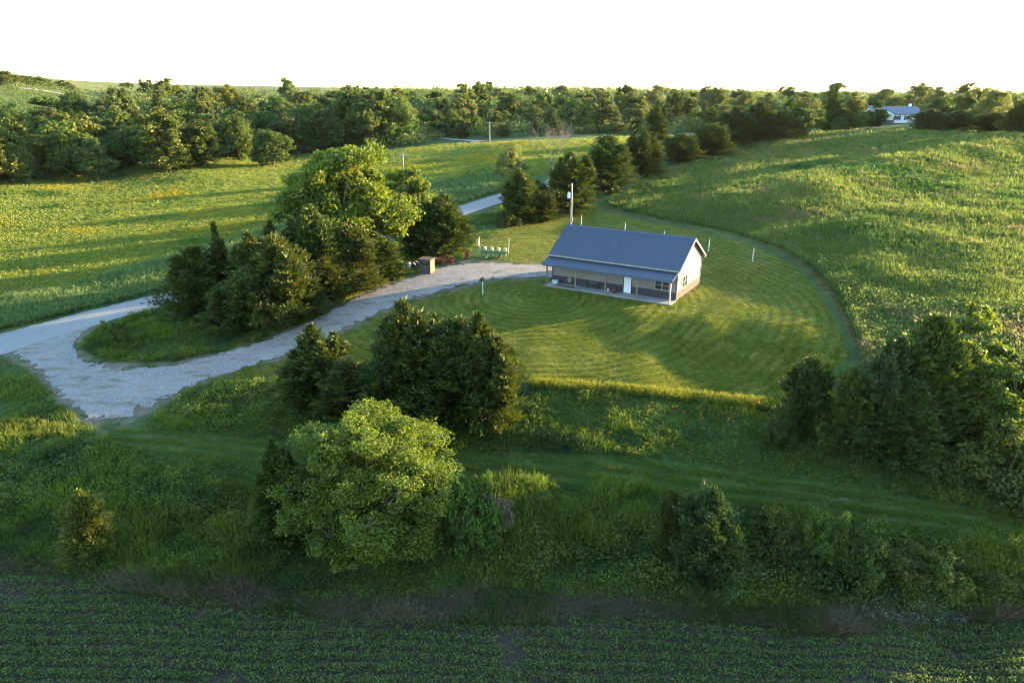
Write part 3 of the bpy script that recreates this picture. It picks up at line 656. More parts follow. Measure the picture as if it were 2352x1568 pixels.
for xx in (-7.4, -4.6, -1.8): MB().box(xx-.12, xx+.12, -wd/2-3.0, -wd/2-2.8, -.5, we-.51).build('porch_post', m_br, t)
MB().box(-7.4, -1.8, -wd/2-2.95, -wd/2-.02, -.6, .25).build('porch_floor', m_br, t)
for k in range(2): MB().box(-7.2+k*2.85, -4.8+k*2.75, -wd/2-2.95, -wd/2-2.88, .26, 1.1).build('railing', m_br, t)
for cx, w in ((.4, 1.0), (3.6, 1.3)):
    f = MB().box(cx-w/2, cx+w/2, -wd/2-.06, -wd/2-.003, 1.0, 2.3).build('window', m_ww, t); MB().box(cx-w/2+.1, cx+w/2-.1, -wd/2-.08, -wd/2-.061, 1.1, 2.2).build('pane', m_glass, f)
    for s in (-1, 1): MB().box(cx+s*(w/2+.25)-.22, cx+s*(w/2+.25)+.22, -wd/2-.07, -wd/2-.004, .95, 2.35).build('shutter', m_black, t)
MB().box(-4.0, -3.0, -wd/2-.06, -wd/2-.003, .26, 2.3).build('door', m_br, t)
# ------------------------------------------------------------------ foliage builders
def unit(a): return a/np.maximum(np.linalg.norm(a, axis=-1, keepdims=True), 1e-9)
def cards(C, D, L, Wd, rng, flat=None):
    """diamond leaves: centre C, long direction D, length L, width Wd"""
    D = unit(D); r = rng.normal(size=D.shape) if flat is None else flat+rng.normal(size=D.shape)*.35
    Sd = unit(np.cross(D, r)); L = np.asarray(L).reshape(-1, 1); Wd = np.asarray(Wd).reshape(-1, 1)
    V = np.stack([C-D*L*.5, C+Sd*Wd*.5-D*L*.05, C+D*L*.5, C-Sd*Wd*.5-D*L*.05], 1).reshape(-1, 3)
    return V, np.arange(len(C)*4).reshape(-1, 4)
def tubes(segs, n=6):
    """tapered limbs: list of (p0, p1, r0, r1)"""
    V = []; F = []
    for p0, p1, r0, r1 in segs:
        p0 = np.array(p0, float); p1 = np.array(p1, float); d = unit(p1-p0); a = np.cross(d, (0, 0, 1) if abs(d[2]) < .9 else (1, 0, 0)); a = unit(a); b = np.cross(d, a)
        base = len(V)
        for p, r in ((p0, r0), (p1, r1)):
            for i in range(n):
                t = 2*math.pi*i/n; V.append(p+(a*math.cos(t)+b*math.sin(t))*r)
        for i in range(n): F.append((base+i, base+(i+1) % n, base+n+(i+1) % n, base+n+i))
    return np.array(V), np.array(F)
BARK = plain('bark', (.12, .095, .075), .9, .1, var=.3, scale=3, bump=.5)
BARKG = plain('grey_dead_bark', (.15, .13, .115), .9, .1, var=.2, scale=3)
def cedar(name, seed, mat, h=10., r=2.6, nb=210, per=150, spr=.42, leaders=5, low=.03, power=.8, loose=1.):
    rng = np.random.default_rng(seed); C = []; D = []; Va = []; segs = [((0, 0, -.4), (0, 0, h*.5), .22, .13), ((0, 0, h*.5), (0, 0, h*.97), .13, .02)]
    def cone(bx, by, bz, hh, rr, nb, per, low):
        k = 0
        for i in range(nb):
            t = low+(1-low)*((i+rng.random())/nb)**1.12
            az = i*2.39996+rng.normal()*.35
            lump = .74+.26*math.sin(az*2+seed)*math.sin(t*9+seed*1.7)+rng.normal()*.13*loose
            L = max(.18, rr*min(1, (1-t)**power*1.12+.03)*min(1, t/.10+.55)*lump)
            el = math.radians(8+52*t+rng.normal()*9)
            d = np.array([math.cos(az)*math.cos(el), math.sin(az)*math.cos(el), math.sin(el)])
            p0 = np.array([bx, by, bz+t*hh]); n = max(10, int(per*(L/rr)**1.35))
            s = rng.random(n)**.62; curve = np.stack([np.zeros(n), np.zeros(n), .22*L*s**2], 1)
            lat = rng.normal(size=(n, 3))*(.05+.14*L*(1-.45*s))[:, None]; lat[:, 2] *= .55
            P = p0+d*(s*L)[:, None]+curve+lat
            C.append(P); D.append(d*.8+np.array([0, 0, .55])+unit(lat)*.55+rng.normal(size=(n, 3))*.28)
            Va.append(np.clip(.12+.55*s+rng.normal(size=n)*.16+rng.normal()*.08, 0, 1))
            if i % 3 == 0: segs.append((p0, p0+d*L*.8, .045, .01))
    cone(0, 0, 0, h, r, nb, per, low)
    for k in range(leaders):
        a = rng.random()*6.28; q = r*(.22+.38*rng.random()); z0 = h*(.30+.30*rng.random()); hh = h*(.34+.22*rng.random())*(1-.4*q/r)
        segs.append(((0, 0, max(.2, z0-q)), (q*math.cos(a), q*math.sin(a), z0), .07, .06)); segs.append(((q*math.cos(a), q*math.sin(a), z0), (q*math.cos(a), q*math.sin(a), z0+hh*.95), .06, .015))
        cone(q*math.cos(a), q*math.sin(a), z0, hh, r*.38, nb//5, per//2, .0)
    C = np.concatenate(C); D = np.concatenate(D); Va = np.concatenate(Va); n = len(C)
    C[:, 2] = np.maximum(C[:, 2], .05)
    V, F = cards(C, D, spr*(.55+.9*rng.random(n)), spr*.32*(.6+.8*rng.random(n)), rng)
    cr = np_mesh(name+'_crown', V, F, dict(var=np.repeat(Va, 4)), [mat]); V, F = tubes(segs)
    return (cr, np_mesh(name+'_trunk', V, F, None, [BARK], True), h, r)
def leafy(name, seed, mat, h=12., r=4.5, lumps=26, subs=11, per=90, leaf=.24, trunk=.22, zc=.58, zr=.42, lr=.34, bottom=False, open_=1., asp=.62, egg=.35):
    rng = np.random.default_rng(seed); segs = []; C = []; N = []; Va = []
    P = []
    tries = 0
    while len(P) < lumps and tries < 4000:
        tries += 1
        q = rng.normal(size=3); q /= np.linalg.norm(q); q *= rng.random()**.33*.86
        tp = 1.08-egg*(q[2]*.5+.5); p = np.array([q[0]*r*tp, q[1]*r*tp, h*zc+q[2]*h*zr])
        if p[2] < h*.06: continue
        # crown is wider low down, narrower at the top
        if all(np.linalg.norm((p-o)*[1, 1, .8]) > r*lr*.62*open_ for o in P): P.append(p)
    fork = np.array([rng.normal()*.2, rng.normal()*.2, h*trunk]); segs.append(((0, 0, -.5), fork, h*.026, h*.019))
    limbs = []
    for k in range(5):
        a = k*1.2566+rng.random()*.8; e = fork+np.array([math.cos(a)*r*.34, math.sin(a)*r*.34, h*(.14+.18*rng.random())]); limbs.append(e); segs.append((fork, e, h*.013, h*.008))
    limbs.append(fork+np.array([0, 0, h*.3])); segs.append((fork, limbs[-1], h*.015, h*.008))
    for p in P:
        rl = r*lr*(.75+.5*rng.random()); e = min(limbs, key=lambda q: np.linalg.norm(q-p)); m = (e+p)/2+rng.normal(size=3)*.12*r*.4
        segs.append((e, m, h*.006, h*.004)); segs.append((m, p, h*.004, h*.0015)); tone = rng.normal()*.08
        for j in range(subs):
            q = unit(rng.normal(size=3)); q[2] = abs(q[2])*.9-.25 if not bottom else q[2]
            c = p+q*rl*(.35+.6*rng.random())*np.array([1, 1, .95]); rs = rl*(.30+.22*rng.random())
            if j % 2 == 0: segs.append((p, c, h*.0016, h*.0006))
            n = per; d = unit(rng.normal(size=(n, 3))); rad = rng.random(n)**.45
            C.append(c+d*(rad*rs)[:, None]*np.array([1, 1, .9])); N.append(d*.5+np.array([0, 0, .35])+rng.normal(size=(n, 3))*.7)
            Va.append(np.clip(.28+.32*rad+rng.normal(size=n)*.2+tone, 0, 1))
    C = np.concatenate(C); N = unit(np.concatenate(N)); Va = np.concatenate(Va); n = len(C)
    Dd = np.cross(N, rng.normal(size=N.shape)); Dd[:, 2] -= .25
    V, F = cards(C, Dd, leaf*(.65+.7*rng.random(n)), leaf*asp*(.65+.7*rng.random(n)), rng, flat=N)
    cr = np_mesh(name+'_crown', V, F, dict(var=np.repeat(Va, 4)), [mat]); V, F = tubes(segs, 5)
    return (cr, np_mesh(name+'_trunk', V, F, None, [BARK], True), h, r)
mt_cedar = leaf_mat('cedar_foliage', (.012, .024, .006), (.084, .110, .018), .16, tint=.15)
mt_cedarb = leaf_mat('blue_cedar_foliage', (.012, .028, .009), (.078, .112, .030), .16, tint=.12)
mt_cedar_lit = leaf_mat('sunlit_cedar_foliage', (.026, .044, .009), (.140, .150, .028), .2, tint=.1)  # cedar leaf turned golden to carry the low sun in its colour
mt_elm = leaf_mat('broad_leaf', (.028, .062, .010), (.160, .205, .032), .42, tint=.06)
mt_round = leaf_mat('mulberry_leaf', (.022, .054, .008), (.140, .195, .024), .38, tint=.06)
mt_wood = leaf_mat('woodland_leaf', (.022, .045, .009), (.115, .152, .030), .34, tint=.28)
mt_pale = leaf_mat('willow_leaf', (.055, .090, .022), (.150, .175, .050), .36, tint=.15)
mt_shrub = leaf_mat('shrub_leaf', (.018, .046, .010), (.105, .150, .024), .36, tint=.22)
mt_dry_lit = leaf_mat('dry_and_lit_leaf', (.08, .065, .04), (.20, .15, .10), .25, tint=.15)
CED = [cedar('cedar', s, mt_cedar, r=rr, power=pw, leaders=ld) for s, rr, pw, ld in ((1, 2.9, .62, 7), (2, 3.4, .5, 10), (3, 2.4, .75, 5), (4, 3.6, .45, 12))]
CEDT = cedar('spire_cedar', 15, mt_cedar, r=2.0, power=1.15, leaders=2, nb=180)
CEDB = cedar('blue_cedar', 6, mt_cedarb, r=2.9, power=.7, leaders=5)
CED_LIT = cedar('sunlit_cedar', 7, mt_cedar_lit, h=6., r=2.3, power=.75, leaders=4, nb=190, per=170, spr=.30)
CEDV = cedar('near_cedar', 9, mt_cedarb, h=8., r=2.6, power=.6, leaders=7, nb=230, per=190, spr=.30, loose=1.6)
ELM = leafy('elm', 21, mt_elm, h=14., r=6.6, lumps=60, subs=14, per=95, leaf=.30, zc=.54, zr=.50, lr=.27, asp=.7, egg=.45, open_=.9)
ROUND = leafy('mulberry', 22, mt_round, h=11., r=5.0, lumps=84, subs=15, per=105, leaf=.16, trunk=.14, zc=.46, zr=.54, lr=.24, bottom=True, open_=.85, asp=.55, egg=.42)
LOOSE = leafy('loose_tree', 23, mt_elm, h=10., r=3.4, lumps=24, subs=11, per=80, leaf=.26, lr=.36, zc=.55, zr=.45)
PALE = leafy('willow', 24, mt_pale, h=9., r=3.6, lumps=26, subs=11, per=75, leaf=.26, lr=.34, zc=.55, zr=.45, asp=.4)
SHR = [leafy('shrub', s, mt_shrub, h=4., r=2.6, lumps=20, subs=9, per=75, leaf=.20, trunk=.10, zc=.46, zr=.50, lr=.36, bottom=True) for s in (31, 32)]
SHRD = leafy('dry_and_lit_shrub', 33, mt_dry_lit, h=3.5, r=2.0, lumps=16, subs=8, per=60, leaf=.16, trunk=.10, zc=.46, zr=.5, lr=.36, bottom=True, asp=.4)
FAR = [leafy('woodland', s, mt_wood, h=14., r=rr, lumps=lm, subs=11, per=40, leaf=.56, trunk=.12, zc=.49, zr=.54, lr=l_*1.12, bottom=True, open_=.85) for s, rr, lm, l_ in ((41, 5.2, 36, .34), (42, 4.4, 34, .36), (43, 6.0, 40, .31), (44, 5.0, 30, .37), (45, 3.6, 28, .40))]
FARP = leafy('cottonwood', 46, mt_pale, h=16., r=5.0, lumps=36, subs=9, per=36, leaf=.62, trunk=.16, zc=.53, zr=.49, lr=.33, bottom=True, open_=.85)
FARC = cedar('far_cedar', 47, mt_cedar, h=10., r=3.0, nb=90, per=60, spr=.75, leaders=4, power=.65)
def tree(kind, name, x, y, h, w, label, cat='tree', group=None, rot=None, wy=None, z=None, sink=.0):
    cr, tk, h0, r0 = kind
    z = float(ground(x, y)) if z is None else z
    t = empty(name, (x, y, z-sink), random.random()*6.28 if rot is None else rot)
    t.scale = (w/(2*r0), (wy or w)/(2*r0), h/h0)
    link('trunk', tk, t); link('crown', cr, t)
    return tag(t, label, cat, group)
def tree_px(kind, name, u, vt, vb, wpx, label, cat='tree', group=None, rot=None, back=.45, wmul=1.12):
    x, y, z = hit1(u, vb)
    d = y*CP-(z-H)*SP; w = wpx*d/FPX*wmul
    s = 1+back*w/2/math.hypot(x, y); x *= s; y *= s; z = float(ground(x, y))
    h = max(.8, z_at(vt, y)-z)
    return tree(kind, name, x, y, h, w, label, cat, group, rot)
# ---- row along the driveway
G1 = 'cedars between the road and the driveway'
A = [(CED[1], 470, 572, 742, 140, 'broad near-black cedar, leftmost of the row beside the gravel road'),
(CEDT, 521, 512, 722, 86, 'dark cedar with a thin bare spire behind the leftmost cedar'),
(CED[0], 597, 535, 742, 118, 'tall cedar right of the spire-topped one at the back of the row'),
(CED[1], 655, 548, 762, 160, 'largest sunlit cedar in the middle of the driveway row'),
(CED[0], 572, 624, 772, 125, 'short lit cedar standing in front at the driveway side of the row'),
(CED[2], 641, 510, 700, 110, 'dark cedar top under the left side of the big leafy tree'),
(CED[0], 734, 474, 690, 130, 'tall brownish cedar just below the big leafy tree'),
(CED[0], 524, 650, 764, 105, 'small dark cedar at the front foot of the row by the grass island'),
(CED[2], 690, 622, 742, 115, 'small lit cedar between the largest sunlit cedar and the low bushy one'),
(CED[3], 757, 596, 706, 125, 'low bushy cedar beside the bend of the driveway'),
(CED[3], 812, 528, 678, 125, 'dark cedar between the tall brownish one and the one by the scrap'),
(CED[0], 868, 534, 652, 120, 'cedar nearest the white scrap and the box blind'),
(CED[1], 1022, 452, 588, 112, 'olive brown cedar beside the road right of the big leafy tree'),
(CED[3], 968, 508, 592, 80, 'small cedar in the gap between the leafy tree and the olive cedar')]
for k, u, vt, vb, w, lab in A: tree_px(k, 'cedar_tree', u, vt, vb, w, lab, group=G1, wmul=1.35)
tree_px(ELM, 'leafy_tree', 800, 314, 640, 322, 'very large bright green leafy tree rising above the driveway cedars', rot=.6)
tree_px(LOOSE, 'leafy_tree', 942, 352, 585, 128, 'sunlit leafy tree forming the right lobe beside the largest leafy tree', rot=2.0)
tree_px(SHR[0], 'shrub', 268, 733, 800, 74, 'dark leafy shrub on the grass island at the road junction', 'shrub')
# ---- front yard cedars
G2 = 'cedars below the front lawn'
A = [(CED[2], 735, 748, 962, 175, 'cedar with a thin lit spire, leftmost of the clump below the lawn'),
(CED[3], 810, 836, 985, 150, 'low dark cedar filling the gap left of the blue-green juniper'),
(CEDB, 893, 775, 985, 110, 'blue-green juniper inside the clump below the lawn'),
(CED[0], 942, 694, 990, 190, 'tall cedar with a lit spire in the middle of the lawn clump'),
(CED[1], 1045, 742, 1008, 210, 'broad dark cedar in the middle of the clump below the lawn'),
(CED[2], 1103, 720, 1000, 160, 'cedar with a thin bare leader right of the broad dark cedar'),
(CED[1], 1132, 775, 1012, 155, 'rightmost cedar of the lawn clump with sunlit right side')]
for k, u, vt, vb, w, lab in A: tree_px(k, 'cedar_tree', u, vt, vb, w, lab, group=G2, wmul=1.25)
tree_px(LOOSE, 'leafy_tree', 1068, 765, 985, 80, 'pale green leafy sapling poking out of the lawn cedars')
# ---- the round tree and its neighbours
tree_px(ROUND, 'leafy_tree', 868, 926, 1362, 425, 'large round yellow-green tree in the centre foreground', rot=1.1, back=.75, wmul=1.22)
tree_px(CED[2], 'cedar_tree', 655, 1012, 1265, 135, 'dark slim cedar against the left side of the round tree')
tree_px(SHR[0], 'shrub', 1085, 1085, 1290, 130, 'leafy shrub joined to the right side of the round tree', 'shrub')
tree_px(SHRD, 'shrub', 1130, 1120, 1260, 95, 'brownish dry shrub on the bank right of the round tree', 'shrub')
tree_px(LOOSE, 'sapling', 521, 1090, 1155, 40, 'small sunlit sapling in the weeds left of the slim dark cedar', 'sapling')
tree_px(CED_LIT, 'cedar_tree', 222, 1128, 1300, 132, 'small golden lit cedar alone at the lower left')
tree_px(CEDV, 'cedar_tree', 1612, 1128, 1378, 165, 'loose blue-green cedar with vines at the edge of the crop field')
tree_px(CED[3], 'cedar_tree', 1538, 1140, 1300, 85, 'small black-green cedar behind the loose blue-green one')
tree_px(LOOSE, 'leafy_tree', 1662, 1190, 1365, 70, 'light green vine-like sapling on the right of the loose cedar')
tree_px(SHR[1], 'shrub', 1755, 1180, 1330, 125, 'grey-green shrub just right of the loose cedar at the field edge', 'shrub')
tree_px(SHRD, 'shrub', 1795, 1205, 1300, 55, 'added pinkish shrub standing for the sunlit right shoulder of the grey-green shrub', 'shrub')  # pinkish sunlight on the neighbouring shrub, built as an extra coloured shrub
GB = 'leafy shrubs on the bank above the crop field'
for k, (u, vt, vb, w, lab) in enumerate([(1880, 1168, 1320, 110, 'leafy shrub catching the light patch beside the mown track'), (1960, 1210, 1360, 130, 'leafy bank shrub just right of the light patch'),
    (2060, 1262, 1372, 130, 'broad leafy bank shrub above the silvery weeds'), (2160, 1275, 1385, 130, 'leafy bank shrub right of the silvery weeds'), (2260, 1305, 1385, 120, 'leafy bank shrub second from the right edge'), (2345, 1325, 1390, 100, 'leafy bank shrub cut by the right edge')]):
    tree_px(SHR[k % 2], 'shrub', u, vt, vb, w, lab, 'shrub', GB)
# ---- clump at the right end of the lawn
G3 = 'cedars at the right end of the lawn'
A = [(CED[3], 1842, 832, 1020, 130, 'black-green cedar at the left end of the right-hand clump'),
(CED[0], 1925, 846, 1060, 110, 'narrow dark cedar second from the left in the right-hand clump'),
(CEDB, 2010, 780, 1070, 190, 'grey-green cedar with long open boughs in the right-hand clump'),
(CED[1], 2085, 735, 1050, 200, 'large black cedar in the middle of the right-hand clump'),
(CED[1], 2060, 905, 1092, 170, 'low dark cedar at the front of the right-hand clump'),
(CED[3], 2190, 850, 1040, 150, 'shaded cedar beneath the leafy trees of the right-hand clump')]
for k, u, vt, vb, w, lab in A: tree_px(k, 'cedar_tree', u, vt, vb, w, lab, group=G3, wmul=1.12)
tree_px(LOOSE, 'leafy_tree', 2152, 665, 1000, 190, 'bright leafy tree rising behind the cedars of the right-hand clump')
tree_px(LOOSE, 'leafy_tree', 2245, 790, 1050, 190, 'pale olive leafy tree right of the bright tall one')
tree_px(ELM, 'leafy_tree', 2330, 815, 1010, 110, 'yellow-green leafy tree against the right edge above the mounded bush')
tree_px(SHR[0], 'shrub', 1782, 945, 1035, 95, 'dark blue-green shrub at the end of the grassy terrace', 'shrub')
tree_px(SHR[1], 'shrub', 2300, 985, 1180, 235, 'wide mounded bush with a lit top at the right edge', 'shrub')
tree_px(SHR[0], 'shrub', 2140, 1020, 1120, 130, 'dark shrub in front of the right-hand cedars', 'shrub')
# ---- trees beyond the right edge of the photograph whose long shadows lie over the bank and the field
for k, (x, y, h, w, lab) in enumerate([(66, 49, 6.5, 8, 'leafy tree on the bank beyond the right edge'), (62, 53, 8, 9, 'tall leafy tree beyond the right edge behind the mounded bush'), (90, 66, 9, 10, 'leafy tree farthest out beyond the right edge on the rise'),
    (71, 57, 8.5, 10, 'farther leafy tree on the bank beyond the right edge'), (80, 61, 9, 10, 'farthest leafy tree beyond the right edge')]):
    tree(SHR[k % 2] if h < 7 else LOOSE, 'leafy_tree', x, y, h, w, lab, group='trees beyond the right edge')
# ---- behind the house, along the fence line and the road
G4 = 'cedars along the fence line behind the house'
A = [(CED[1], 1192, 392, 512, 88, 'dark cedar at the road edge under the pale willow'),
(CED[3], 1232, 418, 500, 70, 'black-green cedar between the road cedar and the pole'),
(CED[0], 1308, 352, 492, 112, 'tall dark brown cedar directly behind the utility pole'),
(CED[0], 1250, 440, 512, 56, 'small lit cedar on the lawn edge left of the utility pole'),
(CED[1], 1388, 316, 446, 122, 'broad cedar right of the utility pole at the mown corner'),
(CED[0], 1474, 304, 408, 100, 'dense cedar with bright leaves showing on its right side'),
(CEDT, 1506, 234, 328, 62, 'tall slender cedar standing above the fence line'),
(CED[3], 1562, 312, 376, 95, 'low dark cedar in the hedge right of the dense cedar'),
(CED[3], 1632, 290, 364, 95, 'rounded cedar where the hedge meets the tall grass'),
(CED[1], 1688, 248, 338, 105, 'large dark cedar on the rise right of the rounded hedge'),
(CED[0], 1738, 236, 328, 85, 'tall cedar right of the large dark one on the rise'),
(CED[3], 1788, 258, 322, 80, 'dark rounded cedar at the top of the tall grass hill'),
(CED[1], 2132, 252, 302, 92, 'wide dark cedar hiding the right end of the white house'),
(CED[3], 2196, 258, 304, 70, 'dark cedar right of the one by the white house'),
(CED[3], 2275, 262, 306, 90, 'dark cedar below the tall open tree near the right edge'),
(CED[1], 2338, 240, 308, 70, 'dark cedar cut by the right edge on the hilltop')]
for k, u, vt, vb, w, lab in A: tree_px(k, 'cedar_tree', u, vt, vb, w, lab, group=G4, back=.3, wmul=1.25)
tree_px(PALE, 'leafy_tree', 1178, 326, 470, 80, 'pale green willow-like tree above the dark cedar by the road', back=.2)
tree_px(LOOSE, 'leafy_tree', 1506, 338, 388, 40, 'bright green small tree on the right side of the dense cedar', back=.2)
tree_px(SHR[0], 'shrub', 1165, 478, 520, 70, 'dark shrub in the shade beside the road below the willow', 'shrub', back=.2)
G5 = 'leafy trees on the hilltop round the white house'
A = [(LOOSE, 1862, 244, 306, 62, 'sunlit leafy tree at the crest of the grass hill'), (FAR[0], 1830, 230, 318, 66, 'darker leafy tree behind the crest left of the sunlit one'), (CEDT, 1908, 200, 302, 56, 'tall narrow conifer rising above the hilltop trees'),
(FAR[1], 1950, 226, 300, 56, 'leafy tree right of the tall narrow conifer'), (FAR[4], 2003, 230, 298, 50, 'leafy tree left of the white house'), (FAR[2], 2050, 222, 270, 52, 'leafy tree behind the roof of the white house'), (FAR[0], 2100, 222, 268, 50, 'leafy tree behind the right end of the white house roof'),
(FAR[2], 2150, 222, 290, 62, 'leafy tree above the wide dark cedar on the hilltop'), (FAR[1], 2206, 216, 296, 60, 'leafy tree right of the one above the wide dark cedar'), (PALE, 2262, 200, 302, 86, 'tall open-crowned tree with grey limbs near the right edge'), (FAR[0], 2335, 218, 300, 56, 'leafy tree against the right edge on the hilltop'), (FARP, 1975, 252, 300, 36, 'small pale tree in front of the hilltop trees'), (SHR[1], 1925, 268, 302, 40, 'small round shrub on the hilltop below the conifer')]
for k, u, vt, vb, w, lab in A: tree_px(k, 'leafy_tree' if k is not CEDT else 'conifer_tree', u, vt, vb, w, lab, group=G5, back=.2)
# ---- bare dead tree behind the fence line
x, y, z = hit1(1268, 420)
t = empty('dead_tree', (x, y, z), .4); tag(t, 'bare grey dead tree with fine branches left of the tall dark cedar', 'tree')
rng = np.random.default_rng(5); segs = []; hh = z_at(278, y)-z
def grow(p, d, L, r, n):
    q = p+d*L; segs.append((p, q, r, r*.72))
    if n == 0: return
    for k in range(3 if n > 1 else 2): grow(q, unit(d+rng.normal(size=3)*.42+np.array([0, 0, .12])), L*(.62+.25*rng.random()), r*.6, n-1)
V, F = tubes([((0, 0, -.3), (0, 0, hh*.3), .22, .18)]); link('trunk', np_mesh('trunk', V, F, None, [BARKG], True), t)
for k in range(5):
    a = k*1.25+.3; grow(np.array([0, 0, hh*.28]), unit(np.array([math.cos(a)*.55, math.sin(a)*.55, 1.])), hh*.22, .075, 5)
V, F = tubes(segs, 4); link('branches', np_mesh('branches', V, F, None, [BARKG]), t)
c0 = leafy('sapling_leaves', 77, mt_elm, h=.9, r=.35, lumps=8, subs=4, per=22, leaf=.10, trunk=.1, lr=.4)
o = link('crown', c0[0], SAPLING, (0, 0, 1.62)); o = link('stem', c0[1], SAPLING, (0, 0, 1.62))
# ---- the woods: front row by eye, then rows up the slopes
def ordn(i):
    W = ['first','second','third','fourth','fifth','sixth','seventh','eighth','ninth','tenth','eleventh','twelfth','thirteenth','fourteenth','fifteenth','sixteenth','seventeenth','eighteenth','nineteenth','twentieth']
    if i < 20: return W[i]
    T = {2:'twenty',3:'thirty',4:'forty',5:'fifty'}; k = i+1
    return (T[k//10][:-1]+'ieth') if k % 10 == 0 else T[k//10]+'-'+W[k % 10-1]
rw = random.Random(5)
FRONT = [(-12,270,428,84),(30,300,425,70),(70,318,414,66),(112,296,408,84),(150,330,404,56),(188,250,398,92),(232,318,394,56),(268,262,388,84),(310,290,382,70),(352,314,376,54),(392,262,371,84),(440,300,368,60),(482,256,365,76),(528,268,362,70),(574,300,360,52),(606,302,359,46),(650,318,356,44),(690,296,353,50),
 (722,268,350,64),(766,232,345,78),(812,206,342,88),(858,200,340,92),(900,212,334,76),(740,312,350,40)]
TONE = ['tall', 'round', 'bushy', 'broad', 'slim']
for i, (u, vt, vb, w) in enumerate(sorted(FRONT)):
    k = [FAR[0], FAR[1], FARP, FAR[2], FAR[3]][i % 5] if i not in (3,) else LOOSE
    tree_px(k, 'woodland_tree', u, vt, vb, w, f'{TONE[i % 5]} leafy tree, {ordn(i)} from the left in the woods edge along the meadow', group='woods edge along the left meadow', back=.25, wmul=1.45)
# (theta from, theta to, distance, spacing, height, name of the row)
ROWS = [(-39, -17, 272, 11, 16.5, 'second row of left woods'), (-39, -12, 315, 12.5, 15.5, 'third row of left woods'), (-39, -9, 365, 14, 15, 'fourth row of left woods'),
 (-39, -7, 425, 16, 16, 'fifth row of left woods'), (-33, -4, 500, 19, 17, 'sixth row of left woods'), (-31, -3, 600, 22, 17, 'seventh row of left woods'),
 (-7, 17, 322, 11, 8, 'scrub row behind far meadow crest'), (-8, 21, 350, 12, 13.5, 'front row of woods behind far meadow'), (-8, 24, 400, 14, 14.5, 'second row of woods behind far meadow'),
 (-6, 27, 460, 17, 15, 'third row of woods behind far meadow'), (-5, 30, 540, 20, 16, 'fourth row of woods behind far meadow'), (-4, 33, 650, 25, 17, 'fifth row of woods behind far meadow'),
 (20, 40, 360, 15, 11, 'row of trees behind white house')]
for (t0, t1, d, sp, hh, rowname) in ROWS:
    n = int(math.radians(t1-t0)*d/sp); i = 0
    for k in range(n):
        th = math.radians(t0+(t1-t0)*(k+.5+rw.uniform(-.35, .35))/n); r = d*(1+rw.uniform(-.045, .045))
        x, y = r*math.sin(th), r*math.cos(th); z = float(ground(x, y)); u, v, _ = proj(x, y, z+hh)
        if u < -40 or u > 2400: continue
        if d > 450 and u < 330 and v < 235: continue
        if 'house' in rowname and 1990 < u < 2120 and rw.random() < .5: continue
        if 'scrub' in rowname and rw.random() < .25: continue
        h = hh*rw.uniform(.72, 1.25); kd = rw.choice(FAR+[FARP]) if 'scrub' not in rowname else rw.choice([FAR[0], FARC, FAR[3], FARC, FAR[4]])
        if rw.random() < .08: kd = FARC
        sink = 0 if d < 330 else 1.5
        tree(kd, 'woodland_tree', x, y, h, min(h*1.15, sp*rw.uniform(1.15, 1.7)), f'leafy tree, {ordn(i)} from the left in {rowname}', group=rowname, z=z, sink=sink); i += 1
for i, (u, vt, d, w) in enumerate([(600, 250, 345, 17), (655, 262, 335, 16), (700, 240, 350, 18), (745, 222, 345, 19), (690, 212, 420, 20), (620, 228, 420, 19), (560, 226, 400, 18), (820, 196, 360, 20), (905, 202, 350, 17)]):
    th = math.atan2(*[float(q) for q in ray(u, vt)[:2]]); x, y = d*math.sin(th), d*math.cos(th); z = float(ground(x, y)); h = min(26, max(8, z_at(vt, y)-z))
    tree(FAR[i % 5], 'woodland_tree', x, y, h, w, f'tall leafy tree, {ordn(i)} of those behind the crown of the big roadside leafy tree', group='tall trees behind the big roadside tree')
# a few standing out of the canopy or against the sky
for (u, vt, th_d, hw, k, lab) in [(333, 180, 640, 15, FAR[0], 'big rounded tree standing alone on the skyline above the left woods'), (657, 178, 640, 16, FAR[2], 'tall two-humped tree on the skyline above the middle of the woods'), (1068, 188, 480, 20, FARP, 'tall feathery tree on the skyline left of the centre'), (1100, 192, 500, 18, FAR[1], 'rounded tree on the skyline beside the tall feathery one'),
    (1350, 220, 335, 12, FARP, 'tall sunlit cottonwood standing before the woods right of centre'), (1065, 210, 372, 17, FARP, 'broad pale sunlit tree in the woods left of centre'), (1468, 212, 430, 14, FARP, 'sunlit tree top above the slender cedar'), (270, 192, 330, 15, FARP, 'pale tall cottonwood behind the left woods edge'), (450, 205, 360, 15, FARP, 'sunlit tall tree above the woods edge at left centre'), (870, 198, 350, 17, FARP, 'tallest pale cottonwood at the right end of the meadow woods')]:
    th = math.atan2(*[float(q) for q in ray(u, vt)[:2]]); x, y = th_d*math.sin(th), th_d*math.cos(th); z = float(ground(x, y)); h = min(30, max(6, z_at(vt, y)-z))
    tree(k, 'woodland_tree', x, y, h, hw, lab, group='trees standing out of the woods')
for i, (u, vt, d, w) in enumerate([(3, 164, 560, 14), (30, 178, 590, 9), (55, 182, 600, 8), (82, 174, 600, 14), (108, 186, 610, 9), (140, 184, 620, 12), (165, 196, 600, 8), (290, 192, 800, 14)]):
    th = math.atan2(*[float(q) for q in ray(u, vt)[:2]]); x, y = d*math.sin(th), d*math.cos(th); z = float(ground(x, y)); h = min(14, max(5, z_at(vt, y)-z))
    tree(rw.choice(FAR), 'hilltop_tree', x, y, h, w, f'small tree, {ordn(i)} from the left along the hilltop road', group='trees along the hilltop road at the far left')
